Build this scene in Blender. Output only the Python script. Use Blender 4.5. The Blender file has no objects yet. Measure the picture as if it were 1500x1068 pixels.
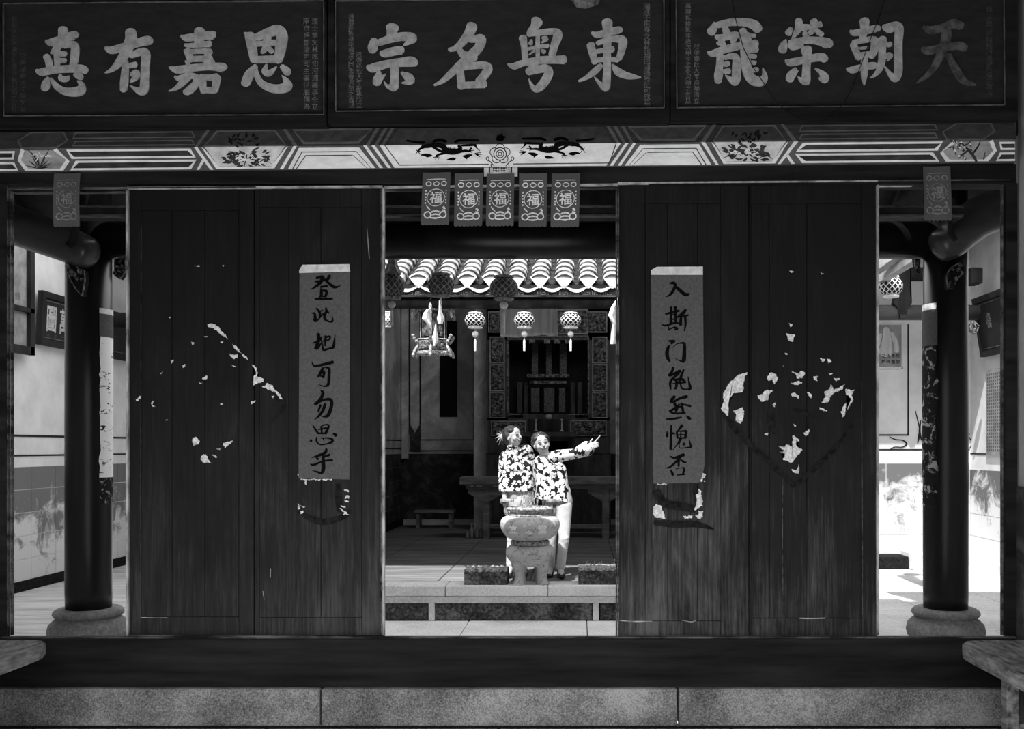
import bpy, bmesh, math, random
from mathutils import Vector, Matrix, noise as mnoise
random.seed(11)
S = bpy.context.scene
COL = S.collection
PI = math.pi

# ---------------------------------------------------------------- camera, sky, sun, exposure
FPX, CX, CY = 1436.0, 848.0, 655.0            # focal length and vanishing point, in pixels of a 1500x1068 frame
CAM = Vector((0.52, -6.5, 1.62))
cam_data = bpy.data.cameras.new('camera')
cam = bpy.data.objects.new('camera', cam_data)
COL.objects.link(cam)
cam.location = CAM
cam.rotation_euler = (PI / 2, 0, 0)
cam_data.sensor_width = 36.0
cam_data.lens = 36.0 * FPX / 1500.0
cam_data.shift_x = -(CX - 750.0) / 1500.0
cam_data.shift_y = (CY - 534.0) / 1500.0
cam_data.clip_end = 200
S.camera = cam
S.view_settings.view_transform = 'Standard'
S.view_settings.look = 'None'
S.view_settings.exposure = 1.0
S.view_settings.gamma = 1.0
S.view_settings.use_curve_mapping = False

world = bpy.data.worlds.new('overcast_sky')
S.world = world
world.use_nodes = True
bg = world.node_tree.nodes['Background']
bg.inputs[0].default_value = (1, 1, 1, 1)
bg.inputs[1].default_value = 1.7

SUN_AZ, SUN_EL = math.radians(25), math.radians(58.5)
sd = bpy.data.lights.new('sun', 'SUN')
sd.energy = 4.0
sd.angle = math.radians(0.6)
sun = bpy.data.objects.new('sun', sd)
COL.objects.link(sun)
tv = Vector((math.sin(SUN_AZ) * math.cos(SUN_EL), math.cos(SUN_AZ) * math.cos(SUN_EL), -math.sin(SUN_EL)))
sun.rotation_euler = tv.to_track_quat('-Z', 'Y').to_euler()
sun.location = (-3, -8, 12)
ld = bpy.data.lights.new('hall_fill', 'AREA')          # added fill light without a fixture, brightens the hall walls and shrine
ld.shape = 'RECTANGLE'; ld.size = 1.6; ld.size_y = 0.5
ld.energy = 13
hall_fill = bpy.data.objects.new('hall_fill', ld)
COL.objects.link(hall_fill)
hall_fill.location = (0.4, 7.2, 4.3)
hall_fill.rotation_euler = (Vector((-1.4, 11.0, 1.4)) - hall_fill.location).to_track_quat('-Z', 'Y').to_euler()

# ---------------------------------------------------------------- materials
MATS = {}
def _new(name, rough, metal=0.0, spec=0.3):
    m = bpy.data.materials.new(name)
    m.use_nodes = True
    nt = m.node_tree
    b = nt.nodes['Principled BSDF']
    b.inputs['Roughness'].default_value = rough
    b.inputs['Metallic'].default_value = metal
    b.inputs['Specular IOR Level'].default_value = spec
    MATS[name] = m
    return m, nt, b
def _g(v): return (v, v, v, 1)
def _coords(nt, scale=(1, 1, 1), space='Object'):
    tc = nt.nodes.new('ShaderNodeTexCoord')
    geo = nt.nodes.new('ShaderNodeNewGeometry')
    mp = nt.nodes.new('ShaderNodeMapping')
    mp.inputs['Scale'].default_value = scale
    nt.links.new(geo.outputs['Position'] if space == 'World' else tc.outputs['Object'], mp.inputs[0])
    return mp.outputs[0]
def _noise(nt, vec, scale, detail=4, rough=0.6, dist=0.0):
    n = nt.nodes.new('ShaderNodeTexNoise')
    n.inputs['Scale'].default_value = scale
    n.inputs['Detail'].default_value = detail
    n.inputs['Roughness'].default_value = rough
    n.inputs['Distortion'].default_value = dist
    nt.links.new(vec, n.inputs['Vector'])
    return n.outputs['Fac']
def _ramp(nt, fac, stops):
    r = nt.nodes.new('ShaderNodeValToRGB')
    e = r.color_ramp.elements
    while len(e) < len(stops): e.new(0.5)
    for el, (p, v) in zip(e, stops):
        el.position = p
        el.color = _g(v)
    nt.links.new(fac, r.inputs[0])
    return r.outputs[0]
def _bump(nt, b, h, strength, dist=0.01):
    bp = nt.nodes.new('ShaderNodeBump')
    bp.inputs['Strength'].default_value = strength
    bp.inputs['Distance'].default_value = dist
    nt.links.new(h, bp.inputs['Height'])
    nt.links.new(bp.outputs[0], b.inputs['Normal'])
def _math(nt, op, a, b_):
    n = nt.nodes.new('ShaderNodeMath')
    n.operation = op
    for i, v in enumerate((a, b_)):
        if isinstance(v, (int, float)): n.inputs[i].default_value = v
        elif v is not None: nt.links.new(v, n.inputs[i])
    return n.outputs[0]
def _mix(nt, fac, a, b_):
    n = nt.nodes.new('ShaderNodeMix')
    n.data_type = 'RGBA'
    nt.links.new(fac, n.inputs[0])
    for i, v in ((6, a), (7, b_)):
        if isinstance(v, (int, float)): n.inputs[i].default_value = _g(v)
        else: nt.links.new(v, n.inputs[i])
    return n.outputs[2]
def plain(name, v, rough=0.7, metal=0.0, spec=0.3):
    m, nt, b = _new(name, rough, metal, spec)
    b.inputs['Base Color'].default_value = _g(v)
    return m
def noisy(name, lo, hi, scale=6, stretch=(1, 1, 1), rough=0.7, bump=0.3, p0=0.35, p1=0.65, detail=6, metal=0.0, spec=0.06, dist=0.0, bdist=0.004):
    m, nt, b = _new(name, rough, metal, spec)
    f = _noise(nt, _coords(nt, stretch, 'World'), scale, detail, 0.62, dist)
    nt.links.new(_ramp(nt, f, [(p0, lo), (p1, hi)]), b.inputs['Base Color'])
    if bump: _bump(nt, b, f, bump, bdist)
    return m
def weathered_wood(name, dark, light, amount=0.5, low=0.5, high=2.4):
    """dark lacquer worn to pale grain, more wear on the lower boards where hands and rain reach"""
    m, nt, b = _new(name, 0.72, 0, 0.06)
    g = _noise(nt, _coords(nt, (1, 1, 0.045), 'World'), 55, 7, 0.7)
    patch = _noise(nt, _coords(nt, (1, 1, 0.35), 'World'), 3.2, 6, 0.65, 0.6)
    geo = nt.nodes.new('ShaderNodeNewGeometry')
    sep = nt.nodes.new('ShaderNodeSeparateXYZ')
    nt.links.new(geo.outputs['Position'], sep.inputs[0])
    mr = nt.nodes.new('ShaderNodeMapRange')
    mr.inputs['From Min'].default_value = low
    mr.inputs['From Max'].default_value = high
    mr.inputs['To Min'].default_value = 0.16
    mr.inputs['To Max'].default_value = -0.10
    nt.links.new(sep.outputs[2], mr.inputs[0])
    # wear is greatest close to the middle doorway
    ax = _math(nt, 'ABSOLUTE', sep.outputs[0], None)
    side = _math(nt, 'MULTIPLY', ax, -0.045)
    s = _math(nt, 'ADD', _math(nt, 'MULTIPLY', g, 0.55), _math(nt, 'MULTIPLY', patch, 0.55))
    s = _math(nt, 'ADD', _math(nt, 'ADD', s, mr.outputs[0]), _math(nt, 'ADD', side, 0.06))
    c = _ramp(nt, s, [(0.42, dark * 0.6), (0.60, dark), (0.70, dark + (light - dark) * amount * 0.55), (0.84, light)])
    nt.links.new(c, b.inputs['Base Color'])
    _bump(nt, b, g, 0.35, 0.003)
    return m
def speckled(name, lo, mid, hi, scale=90, rough=0.85, patch=2.0, bump=0.5):
    m, nt, b = _new(name, rough, 0, 0.2)
    f = _noise(nt, _coords(nt, (1, 1, 1), 'World'), scale, 3, 0.8)
    p = _noise(nt, _coords(nt, (1, 1, 1), 'World'), patch, 5, 0.6)
    s = _math(nt, 'ADD', _math(nt, 'MULTIPLY', f, 0.52), _math(nt, 'MULTIPLY', p, 0.48))
    nt.links.new(_ramp(nt, s, [(0.39, lo), (0.5, mid), (0.61, hi)]), b.inputs['Base Color'])
    _bump(nt, b, f, bump, 0.004)
    return m
def blotched(name, base, stain, t0=0.47, t1=0.53, scale=2.2, stretch=(1, 1, 1), rough=0.85, fine=0.25, damp=None):
    m, nt, b = _new(name, rough, 0, 0.15)
    v = _coords(nt, stretch, 'World')
    f = _noise(nt, v, scale, 9, 0.68, 0.7)
    fi = _noise(nt, _coords(nt, (1, 1, 1), 'World'), 38, 4, 0.7)
    s = _math(nt, 'ADD', _math(nt, 'MULTIPLY', f, 1 - fine * 0.3), _math(nt, 'MULTIPLY', fi, fine * 0.3))
    if damp:                                           # lime bloom climbs from the wet foot of the wall
        geo = nt.nodes.new('ShaderNodeNewGeometry'); sep = nt.nodes.new('ShaderNodeSeparateXYZ')
        nt.links.new(geo.outputs['Position'], sep.inputs[0])
        s = _math(nt, 'ADD', s, _math(nt, 'MULTIPLY', _math(nt, 'SUBTRACT', damp, sep.outputs[2]), 0.32))
    nt.links.new(_ramp(nt, s, [(t0, base), ((t0 + t1) / 2, (base + stain) / 2 * 0.9), (t1, stain)]), b.inputs['Base Color'])
    _bump(nt, b, fi, 0.25, 0.003)
    return m
def floral(name, scale, thr, seed):
    m, nt, b = _new(name, 0.75, 0, 0.2)
    tc = nt.nodes.new('ShaderNodeTexCoord')
    mp = nt.nodes.new('ShaderNodeMapping')
    mp.inputs['Location'].default_value = (seed, seed * 2.1, 0.3)
    nt.links.new(tc.outputs['Object'], mp.inputs[0])
    wob = nt.nodes.new('ShaderNodeTexNoise')
    wob.inputs['Scale'].default_value = scale * 1.6
    nt.links.new(mp.outputs[0], wob.inputs['Vector'])
    vadd = nt.nodes.new('ShaderNodeVectorMath'); vadd.operation = 'MULTIPLY_ADD'
    vadd.inputs[1].default_value = (0.035, 0.035, 0.035)
    nt.links.new(wob.outputs['Color'], vadd.inputs[0])
    nt.links.new(mp.outputs[0], vadd.inputs[2])
    vo = nt.nodes.new('ShaderNodeTexVoronoi')
    vo.inputs['Scale'].default_value = scale
    nt.links.new(vadd.outputs[0], vo.inputs['Vector'])
    v2 = nt.nodes.new('ShaderNodeTexVoronoi')
    v2.inputs['Scale'].default_value = scale * 2.6
    nt.links.new(vadd.outputs[0], v2.inputs['Vector'])
    s = _math(nt, 'ADD', vo.outputs['Distance'], _math(nt, 'MULTIPLY', v2.outputs['Distance'], 0.35))
    nt.links.new(_ramp(nt, s, [(0.0, 0.22), (0.12, 0.66), (thr, 0.66), (thr + 0.04, 0.008)]), b.inputs['Base Color'])
    return m

WOODF = weathered_wood('weathered_door_wood', 0.019, 0.105, 0.55)
WOODF3 = weathered_wood('darker_weathered_door_wood', 0.019, 0.072, 0.5)
WOODF2 = weathered_wood('dark_lacquered_door_wood', 0.017, 0.05, 0.5)
BEAMW = noisy('dark_beam_wood', 0.007, 0.022, 12, (0.08, 1, 1), 0.7, 0.4, spec=0.06)
WORN = noisy('worn_moulding_edge', 0.06, 0.5, 9, (1, 1, 0.5), 0.6, 0.2, 0.32, 0.6)
WORN2 = noisy('rubbed_wood_edge', 0.012, 0.15, 14, (0.3, 1, 1), 0.6, 0.2, 0.38, 0.68)
INW = noisy('dark_brown_interior_wood', 0.010, 0.03, 8, (1, 1, 0.2), 0.6, 0.3, spec=0.12)
LACQ = noisy('glossy_black_lacquer', 0.004, 0.013, 5, (1, 1, 0.2), 0.32, 0.1, spec=0.3)
BOARD = noisy('plaque_lacquer', 0.020, 0.030, 26, (0.3, 1, 1), 0.7, 0.15, spec=0.1)
GOLD = noisy('faded_gilt_lettering', 0.30, 0.50, 24, (1, 1, 1), 0.6, 0.3)
GOLDD = noisy('almost_lost_gilt_lettering', 0.035, 0.13, 16, (1, 1, 1), 0.7, 0.3)
GOLDS = noisy('thin_gilt_inscription', 0.06, 0.24, 30, (1, 1, 1), 0.7, 0.1)
GOLDF = noisy('faint_gilt_inscription', 0.03, 0.09, 30, (1, 1, 1), 0.7, 0.1)
LINE = noisy('thin_gilt_border', 0.04, 0.16, 8, (1, 1, 1), 0.6, 0.1)
INK = plain('black_ink', 0.005, 0.9, spec=0.0)
REDP = noisy('aged_red_paper', 0.075, 0.105, 60, (1, 1, 1), 0.85, 0.1)
WHITEP = noisy('white_paper_heading', 0.5, 0.75, 20, (1, 1, 1), 0.85, 0.1)
SCRAP = noisy('torn_white_paper', 0.4, 0.8, 60, (1, 1, 1), 0.9, 0.3)
SOOT = noisy('dark_glue_stain', 0.006, 0.02, 30, (1, 1, 1), 0.9, 0.1)
STONE = speckled('rough_granite', 0.06, 0.2, 0.42, 95, 0.9, 1.8)
STONE2 = speckled('pale_worn_granite', 0.52, 0.72, 0.85, 40, 0.85, 1.5, 0.3)
STONED = speckled('dark_mossy_stone', 0.02, 0.07, 0.22, 28, 0.95, 4.0, 0.9)
BASESTONE = speckled('column_base_stone', 0.14, 0.22, 0.34, 30, 0.8, 2.0, 0.3)
YARDST = speckled('pale_yard_paving', 0.42, 0.58, 0.7, 24, 0.9, 1.0, 0.3)
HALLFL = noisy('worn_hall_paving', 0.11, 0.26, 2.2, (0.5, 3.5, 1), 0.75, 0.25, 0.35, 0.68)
FLAG = noisy('gallery_paving', 0.35, 0.6, 2.5, (0.6, 3, 1), 0.75, 0.3, 0.35, 0.65)
PLASTER = noisy('white_plaster', 0.55, 0.68, 3, (1, 1, 1), 0.9, 0.15)
PLASTG = noisy('grey_side_plaster', 0.32, 0.42, 3, (1, 1, 0.6), 0.9, 0.2)
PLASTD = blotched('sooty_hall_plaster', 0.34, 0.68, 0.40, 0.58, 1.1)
DADO = blotched('grey_dado_with_lime_bloom', 0.15, 0.56, 0.45, 0.58, 3.4, damp=0.75)
DADOR = blotched('bleached_dado', 0.13, 0.62, 0.46, 0.56, 2.6, damp=0.98)
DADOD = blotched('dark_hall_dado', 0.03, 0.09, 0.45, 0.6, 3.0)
JOINT = plain('pale_joint_line', 0.62, 0.9)
INKL = plain('black_painted_line', 0.01, 0.8)
PAINTW = noisy('white_beam_paint', 0.62, 0.84, 18, (0.4, 1, 1), 0.8, 0.1)
PAINTC = noisy('cream_beam_paint', 0.44, 0.68, 14, (1, 1, 1), 0.8, 0.1)
PAINTG = noisy('grey_beam_paint', 0.22, 0.40, 18, (0.5, 1, 1), 0.8, 0.1)
PAINTD = noisy('dark_beam_paint', 0.02, 0.055, 18, (0.4, 1, 1), 0.8, 0.1)
PAINTM = noisy('mid_dark_beam_paint', 0.07, 0.12, 18, (0.4, 1, 1), 0.8, 0.1)
SHADEW = noisy('shaded_white_paint', 0.20, 0.32, 18, (0.4, 1, 1), 0.85, 0.1)  # darker copies of the beam paints: the upper face's shade put into colour
SHADEC = noisy('shaded_cream_paint', 0.09, 0.15, 14, (1, 1, 1), 0.85, 0.1)
SHADED = noisy('shaded_dark_paint', 0.015, 0.03, 18, (0.4, 1, 1), 0.85, 0.1)
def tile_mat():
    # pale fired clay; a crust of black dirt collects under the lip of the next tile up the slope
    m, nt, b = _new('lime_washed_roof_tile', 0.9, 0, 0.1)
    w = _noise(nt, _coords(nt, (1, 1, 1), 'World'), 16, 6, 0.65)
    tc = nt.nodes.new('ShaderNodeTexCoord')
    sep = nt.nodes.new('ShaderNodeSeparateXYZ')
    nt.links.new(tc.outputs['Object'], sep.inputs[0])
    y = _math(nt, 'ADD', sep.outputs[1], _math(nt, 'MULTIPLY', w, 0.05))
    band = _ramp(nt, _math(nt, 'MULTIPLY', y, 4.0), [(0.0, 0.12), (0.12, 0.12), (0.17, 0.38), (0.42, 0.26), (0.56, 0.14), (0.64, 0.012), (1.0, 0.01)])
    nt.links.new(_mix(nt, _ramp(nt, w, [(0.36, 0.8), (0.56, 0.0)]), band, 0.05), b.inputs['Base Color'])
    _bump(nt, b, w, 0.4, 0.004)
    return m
TILE = tile_mat()
TILED = noisy('dark_channel_tile', 0.006, 0.045, 12, (1, 1, 1), 0.9, 0.4)
LIME = noisy('white_lime_end', 0.4, 0.7, 14, (1, 1, 1), 0.85, 0.1)
CHARM = plain('red_foil_charm_paper', 0.09, 0.6, spec=0.08)
FOIL = noisy('stamped_foil', 0.45, 0.95, 140, (1, 1, 1), 0.4, 0.8, 0.4, 0.5, metal=0.2, spec=0.5)
FOILD = noisy('rubbed_stamped_foil', 0.12, 0.4, 140, (1, 1, 1), 0.4, 0.8, metal=0.4)
BENCHW = noisy('scarred_bench_wood', 0.05, 0.32, 22, (1, 0.25, 1), 0.7, 0.8, 0.35, 0.7)
BRONZE = blotched('speckled_stone_burner', 0.46, 0.14, 0.52, 0.64, 13.0, fine=1.2)
BRONZED = noisy('stained_burner_rim', 0.05, 0.5, 30, (1, 1, 1), 0.7, 0.4)
LANW = plain('white_lantern_paper', 0.72, 0.8)
LAND = noisy('dark_lantern_paper', 0.07, 0.24, 30, (1, 1, 1), 0.7, 0.1)
LANG = noisy('grey_lantern_paper', 0.3, 0.5, 30, (1, 1, 1), 0.7, 0.1)
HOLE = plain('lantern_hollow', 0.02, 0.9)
CARVE = noisy('gilded_carving', 0.03, 0.42, 40, (1, 1, 1), 0.5, 0.8, 0.42, 0.75)
CARVED = noisy('dim_shrine_carving', 0.02, 0.26, 22, (1, 1, 1), 0.6, 0.8, 0.40, 0.70)
CLOTH = noisy('grey_cloth', 0.42, 0.6, 8, (4, 1, 0.3), 0.8, 0.1)
SKIN = plain('skin', 0.44, 0.55)
HAIR = noisy('dark_hair', 0.012, 0.06, 60, (1, 1, 0.3), 0.4, 0.4, spec=0.5)
PANTS = noisy('white_cotton_trousers', 0.48, 0.64, 14, (1, 1, 1), 0.85, 0.5)
SHOE = plain('black_shoe', 0.015, 0.5)
BLOUSE1 = floral('flowered_blouse_cloth', 27, 0.70, 3.1)
BLOUSE2 = floral('bold_flowered_blouse_cloth', 20, 0.78, 7.7)
GLASS = plain('dull_glass', 0.25, 0.15, 0.0, 0.6)
PAPERG = noisy('grey_poster', 0.16, 0.3, 6, (1, 1, 1), 0.8, 0.05)
SOIL = noisy('dry_soil_and_ash', 0.08, 0.5, 50, (1, 1, 1), 0.95, 0.8)
COLPAPER = blotched('peeling_white_strip_on_black', 0.80, 0.02, 0.56, 0.60, 8.0, (1, 1, 2.5))
COLPAPERD = blotched('mostly_peeled_strip_on_black', 0.36, 0.012, 0.42, 0.47, 9.0, (1, 1, 1.2))

# ---------------------------------------------------------------- pixel -> world
def P(px, py, d):
    return Vector((CAM.x + (px - CX) * d / FPX, CAM.y + d, CAM.z - (py - CY) * d / FPX))
def Q(px, py, y):                               # the point on the vertical plane at depth y
    return P(px, py, y - CAM.y)
def plane_map(p0, n):
    n = Vector(n).normalized()
    p0 = Vector(p0)
    def f(px, py, lift=0.0):
        r = Vector(((px - CX) / FPX, 1.0, -(py - CY) / FPX))
        t = (p0 - CAM).dot(n) / r.dot(n)
        return CAM + r * t + n * lift
    return f
def yplane(y): return plane_map((0, y, 0), (0, -1, 0))

# ---------------------------------------------------------------- object helpers
def wloc(o):
    v = Vector((0, 0, 0))
    while o is not None:
        v += o.location
        o = o.parent
    return v
def tag(o, label=None, cat=None, group=None, kind=None):
    if label: o['label'] = label
    if cat: o['category'] = cat
    if group: o['group'] = group
    if kind: o['kind'] = kind
    return o
def thing(name, loc, label, cat, group=None):
    o = bpy.data.objects.new(name, None)
    o.empty_display_size = 0.1
    COL.objects.link(o)
    o.location = loc
    return tag(o, label, cat, group)
def shell(name, loc=(0, 0, 0)):
    o = bpy.data.objects.new(name, None)
    COL.objects.link(o)
    o.location = loc
    o['kind'] = 'structure'
    return o
def mk(name, bm, m, parent=None, smooth=False, kind=None, label=None, origin=None):
    """link a bmesh given in world coordinates as one object under parent"""
    me = bpy.data.meshes.new(name)
    base = wloc(parent) if parent else Vector((0, 0, 0))
    if len(bm.verts):
        lo = Vector([min(v.co[i] for v in bm.verts) for i in range(3)])
        hi = Vector([max(v.co[i] for v in bm.verts) for i in range(3)])
        c = (lo + hi) / 2
        c.z = lo.z
    else: c = Vector((0, 0, 0))
    if origin is not None: c = Vector(origin)
    bmesh.ops.translate(bm, verts=bm.verts, vec=-c)
    bmesh.ops.recalc_face_normals(bm, faces=bm.faces) if kind != 'open' else None
    bm.to_mesh(me)
    bm.free()
    me.materials.append(m)
    if smooth:
        for p in me.polygons: p.use_smooth = True
    o = bpy.data.objects.new(name, me)
    COL.objects.link(o)
    o.location = c - base
    if parent: o.parent = parent
    if kind and kind != 'open': o['kind'] = kind
    if label: o['label'] = label
    return o
def dup(o, dloc=(0, 0, 0), parent=None, label=None, name=None):
    c = o.copy()
    COL.objects.link(c)
    if name: c.name = name
    if parent is not None: c.parent = parent
    c.location = Vector(o.location) + Vector(dloc)
    for ch in [k for k in o.children]:
        dup(ch, (0, 0, 0), c)
    if label: c['label'] = label
    return c
def B(): return bmesh.new()
def box(bm, x0, x1, y0, y1, z0, z1):
    vs = [bm.verts.new((x, y, z)) for z in (z0, z1) for y in (y0, y1) for x in (x0, x1)]
    for f in ((0, 2, 3, 1), (4, 5, 7, 6), (0, 1, 5, 4), (2, 6, 7, 3), (0, 4, 6, 2), (1, 3, 7, 5)):
        bm.faces.new([vs[i] for i in f])
    return bm
def bevbox(x0, x1, y0, y1, z0, z1, b=0.01, seg=2):
    bm = box(B(), x0, x1, y0, y1, z0, z1)
    bmesh.ops.bevel(bm, geom=list(bm.edges), offset=b, segments=seg, affect='EDGES', profile=0.6)
    return bm
def pxbox(bm, xa, xb, ya, yb, y0, y1):
    """box whose front face (at depth y0) fills the pixel rectangle"""
    a, b = Q(xa, yb, y0), Q(xb, ya, y0)
    return box(bm, a.x, b.x, y0, y1, a.z, b.z)
def tube(bm, pts, r, seg=10, caps=True):
    pts = [Vector(p) for p in pts]
    rs = r if isinstance(r, (list, tuple)) else [r] * len(pts)
    rings = []
    up = None
    for i, p in enumerate(pts):
        t = (pts[min(i + 1, len(pts) - 1)] - pts[max(i - 1, 0)])
        if t.length < 1e-9: t = Vector((0, 0, 1))
        t.normalize()
        if up is None:
            up = Vector((0, 0, 1)) if abs(t.z) < 0.9 else Vector((0, 1, 0))
        a = t.cross(up)
        if a.length < 1e-4: a = t.cross(Vector((1, 0, 0)))
        a.normalize()
        b_ = a.cross(t).normalized()
        up = b_
        rings.append([bm.verts.new(p + (a * math.cos(k * 2 * PI / seg) + b_ * math.sin(k * 2 * PI / seg)) * rs[i]) for k in range(seg)])
    for i in range(len(rings) - 1):
        for k in range(seg):
            bm.faces.new((rings[i][k], rings[i][(k + 1) % seg], rings[i + 1][(k + 1) % seg], rings[i + 1][k]))
    if caps:
        bm.faces.new(rings[0][::-1])
        bm.faces.new(rings[-1])
    return bm
def lathe(bm, prof, cx, cy, seg=24, lobes=0, amp=0.0, caps=True):
    rings = []
    for (r, z) in prof:
        ring = []
        for k in range(seg):
            a = k * 2 * PI / seg
            rr = max(r, 1e-4) * (1 + (amp * math.cos(a * lobes) if lobes else 0))
            ring.append(bm.verts.new((cx + rr * math.cos(a), cy + rr * math.sin(a), z)))
        rings.append(ring)
    for i in range(len(rings) - 1):
        for k in range(seg):
            bm.faces.new((rings[i][k], rings[i][(k + 1) % seg], rings[i + 1][(k + 1) % seg], rings[i + 1][k]))
    if caps:
        bm.faces.new(rings[0][::-1])
        bm.faces.new(rings[-1])
    return bm
def ball(bm, c, r, seg=12, rings=8, sc=(1, 1, 1)):
    mt = Matrix.Translation(Vector(c)) @ Matrix.Diagonal((sc[0], sc[1], sc[2], 1))
    bmesh.ops.create_uvsphere(bm, u_segments=seg, v_segments=rings, radius=r, matrix=mt)
    return bm
def poly(bm, pts, mp, lift, thick=None):
    """flat shape given in pixels, laid on a plane, with a small real thickness"""
    thick = lift if thick is None else thick
    n = len(pts)
    top = [bm.verts.new(mp(x, y, lift)) for x, y in pts]
    bot = [bm.verts.new(mp(x, y, lift - thick)) for x, y in pts]
    try:
        f = bm.faces.new(top)
        if n > 4: bmesh.ops.triangulate(bm, faces=[f])
        for i in range(n):
            bm.faces.new((top[i], bot[i], bot[(i + 1) % n], top[(i + 1) % n]))
    except ValueError:
        pass
    return bm
def rect(bm, xa, ya, xb, yb, mp, lift, thick=None):
    return poly(bm, [(xa, ya), (xb, ya), (xb, yb), (xa, yb)], mp, lift, thick)
def smooth_path(pts, sub=5):
    if len(pts) < 3:
        a, b_ = pts
        return [tuple(a[k] + (b_[k] - a[k]) * i / 3 for k in range(3)) for i in range(4)]
    out = []
    n = len(pts)
    for i in range(n - 1):
        p0, p1, p2, p3 = pts[max(i - 1, 0)], pts[i], pts[i + 1], pts[min(i + 2, n - 1)]
        for j in range(sub):
            t = j / sub
            out.append(tuple(0.5 * ((2 * p1[k]) + (-p0[k] + p2[k]) * t + (2 * p0[k] - 5 * p1[k] + 4 * p2[k] - p3[k]) * t * t + (-p0[k] + 3 * p1[k] - 3 * p2[k] + p3[k]) * t ** 3) for k in range(3)))
    out.append(tuple(pts[-1]))
    return out
def brush(bm, strokes, mp, lift, thick, sub=5, cap=True):
    """strokes: lists of (x_px, y_px, width_px)"""
    for s_i, st in enumerate(strokes):
        pts = smooth_path([(float(a), float(b_), float(c)) for a, b_, c in st], sub)
        L, R = [], []
        lf0 = lift + 0.00012 * (s_i % 7)
        n = len(pts)
        for i, (x, y, w) in enumerate(pts):
            x2, y2, _ = pts[min(i + 1, n - 1)]
            x1, y1, _ = pts[max(i - 1, 0)]
            dx, dy = x2 - x1, y2 - y1
            l = math.hypot(dx, dy) or 1.0
            nx, ny = -dy / l, dx / l
            h = max(w, 0.15) / 2
            L.append((x + nx * h, y + ny * h))
            R.append((x - nx * h, y - ny * h))
        up_ = [lf0 + 0.000045 * i for i in range(n)]       # each dab rides on the one before
        Lv = [bm.verts.new(mp(x, y, up_[i])) for i, (x, y) in enumerate(L)]
        Rv = [bm.verts.new(mp(x, y, up_[i])) for i, (x, y) in enumerate(R)]
        Lb = [bm.verts.new(mp(x, y, lift - thick)) for x, y in L]
        Rb = [bm.verts.new(mp(x, y, lift - thick)) for x, y in R]
        for i in range(n - 1):
            bm.faces.new((Lv[i], Lv[i + 1], Rv[i + 1], Rv[i]))
            bm.faces.new((Lv[i], Lb[i], Lb[i + 1], Lv[i + 1]))
            bm.faces.new((Rv[i], Rv[i + 1], Rb[i + 1], Rb[i]))
        if cap:
            for idx, sgn in ((0, -1), (n - 1, 1)):
                x, y, w = pts[idx]
                j = 1 if idx == 0 else n - 2
                dx, dy = (x - pts[j][0]), (y - pts[j][1])
                l = math.hypot(dx, dy) or 1.0
                dx, dy = dx / l, dy / l
                h = max(w, 0.15) / 2
                lf = up_[idx]
                arc = [bm.verts.new(mp(x + (-dy * math.cos(a) + dx * math.sin(a) * 0.7) * h, y + (dx * math.cos(a) + dy * math.sin(a) * 0.7) * h, lf)) for a in [PI * k / 6 for k in range(7)]]
                bm.faces.new(arc)
    return bm
def zoomed(strokes, ox, oy, k):
    return [[(ox + x / k, oy + y / k, w / k) for x, y, w in s] for s in strokes]

GLYPH = {}
def glyph(ch, bold=0.0):
    if (ch, bold) in GLYPH: return GLYPH[(ch, bold)]
    cu = bpy.data.curves.new('g', 'FONT')
    cu.body = ch
    cu.size = 1.0
    cu.resolution_u = 2
    cu.offset = bold
    o = bpy.data.objects.new('g', cu)
    COL.objects.link(o)
    dg = bpy.context.evaluated_depsgraph_get()
    me = o.evaluated_get(dg).to_mesh()
    vs = [(v.co.x, v.co.y) for v in me.vertices]
    fs = [tuple(p.vertices) for p in me.polygons]
    bpy.data.objects.remove(o)
    bpy.data.curves.remove(cu)
    if vs:
        x0, x1 = min(v[0] for v in vs), max(v[0] for v in vs)
        y0, y1 = min(v[1] for v in vs), max(v[1] for v in vs)
        w = max(x1 - x0, y1 - y0, 1e-3)
        vs = [((v[0] - (x0 + x1) / 2) / w, (v[1] - (y0 + y1) / 2) / w) for v in vs]
    GLYPH[(ch, bold)] = (vs, fs)
    return vs, fs
def write(bm, ch, cx, cy, size, mp, lift, bold=0.0, sx=1.0):
    vs, fs = glyph(ch, bold)
    bv = [bm.verts.new(mp(cx + x * size * sx, cy - y * size, lift)) for x, y in vs]
    for f in fs:
        try: bm.faces.new([bv[i] for i in f])
        except ValueError: pass
    return bm
def column_text(bm, text, x, y0, y1, size, mp, lift, bold=0.0):
    for i, ch in enumerate(text):
        write(bm, ch, x + random.uniform(-.3, .3), y0 + (y1 - y0) * (i + 0.5) / len(text), size, mp, lift, bold)
    return bm
def carving(bm, mp, x0, y0, x1, y1, depth, nx=10, ny=14, seed=0, freq=4.5, lift=0.004):
    """relief carving: a height-field slab of curling lumps"""
    g = []
    for j in range(ny + 1):
        row = []
        for i in range(nx + 1):
            u, v = i / nx, j / ny
            e = min(u, 1 - u, v, 1 - v)
            s = mnoise.noise(Vector((u * freq + seed, v * freq * ny / nx, seed * 1.7)))
            h = lift + (depth * (0.25 + 0.75 * abs(math.sin(s * 7))) if e > 0.02 else 0)
            row.append(bm.verts.new(mp(x0 + (x1 - x0) * u, y0 + (y1 - y0) * v, h)))
        g.append(row)
    for j in range(ny):
        for i in range(nx):
            bm.faces.new((g[j][i], g[j][i + 1], g[j + 1][i + 1], g[j + 1][i]))
    rim = [(g[0][i], g[0][i + 1]) for i in range(nx)]
    return bm
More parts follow.
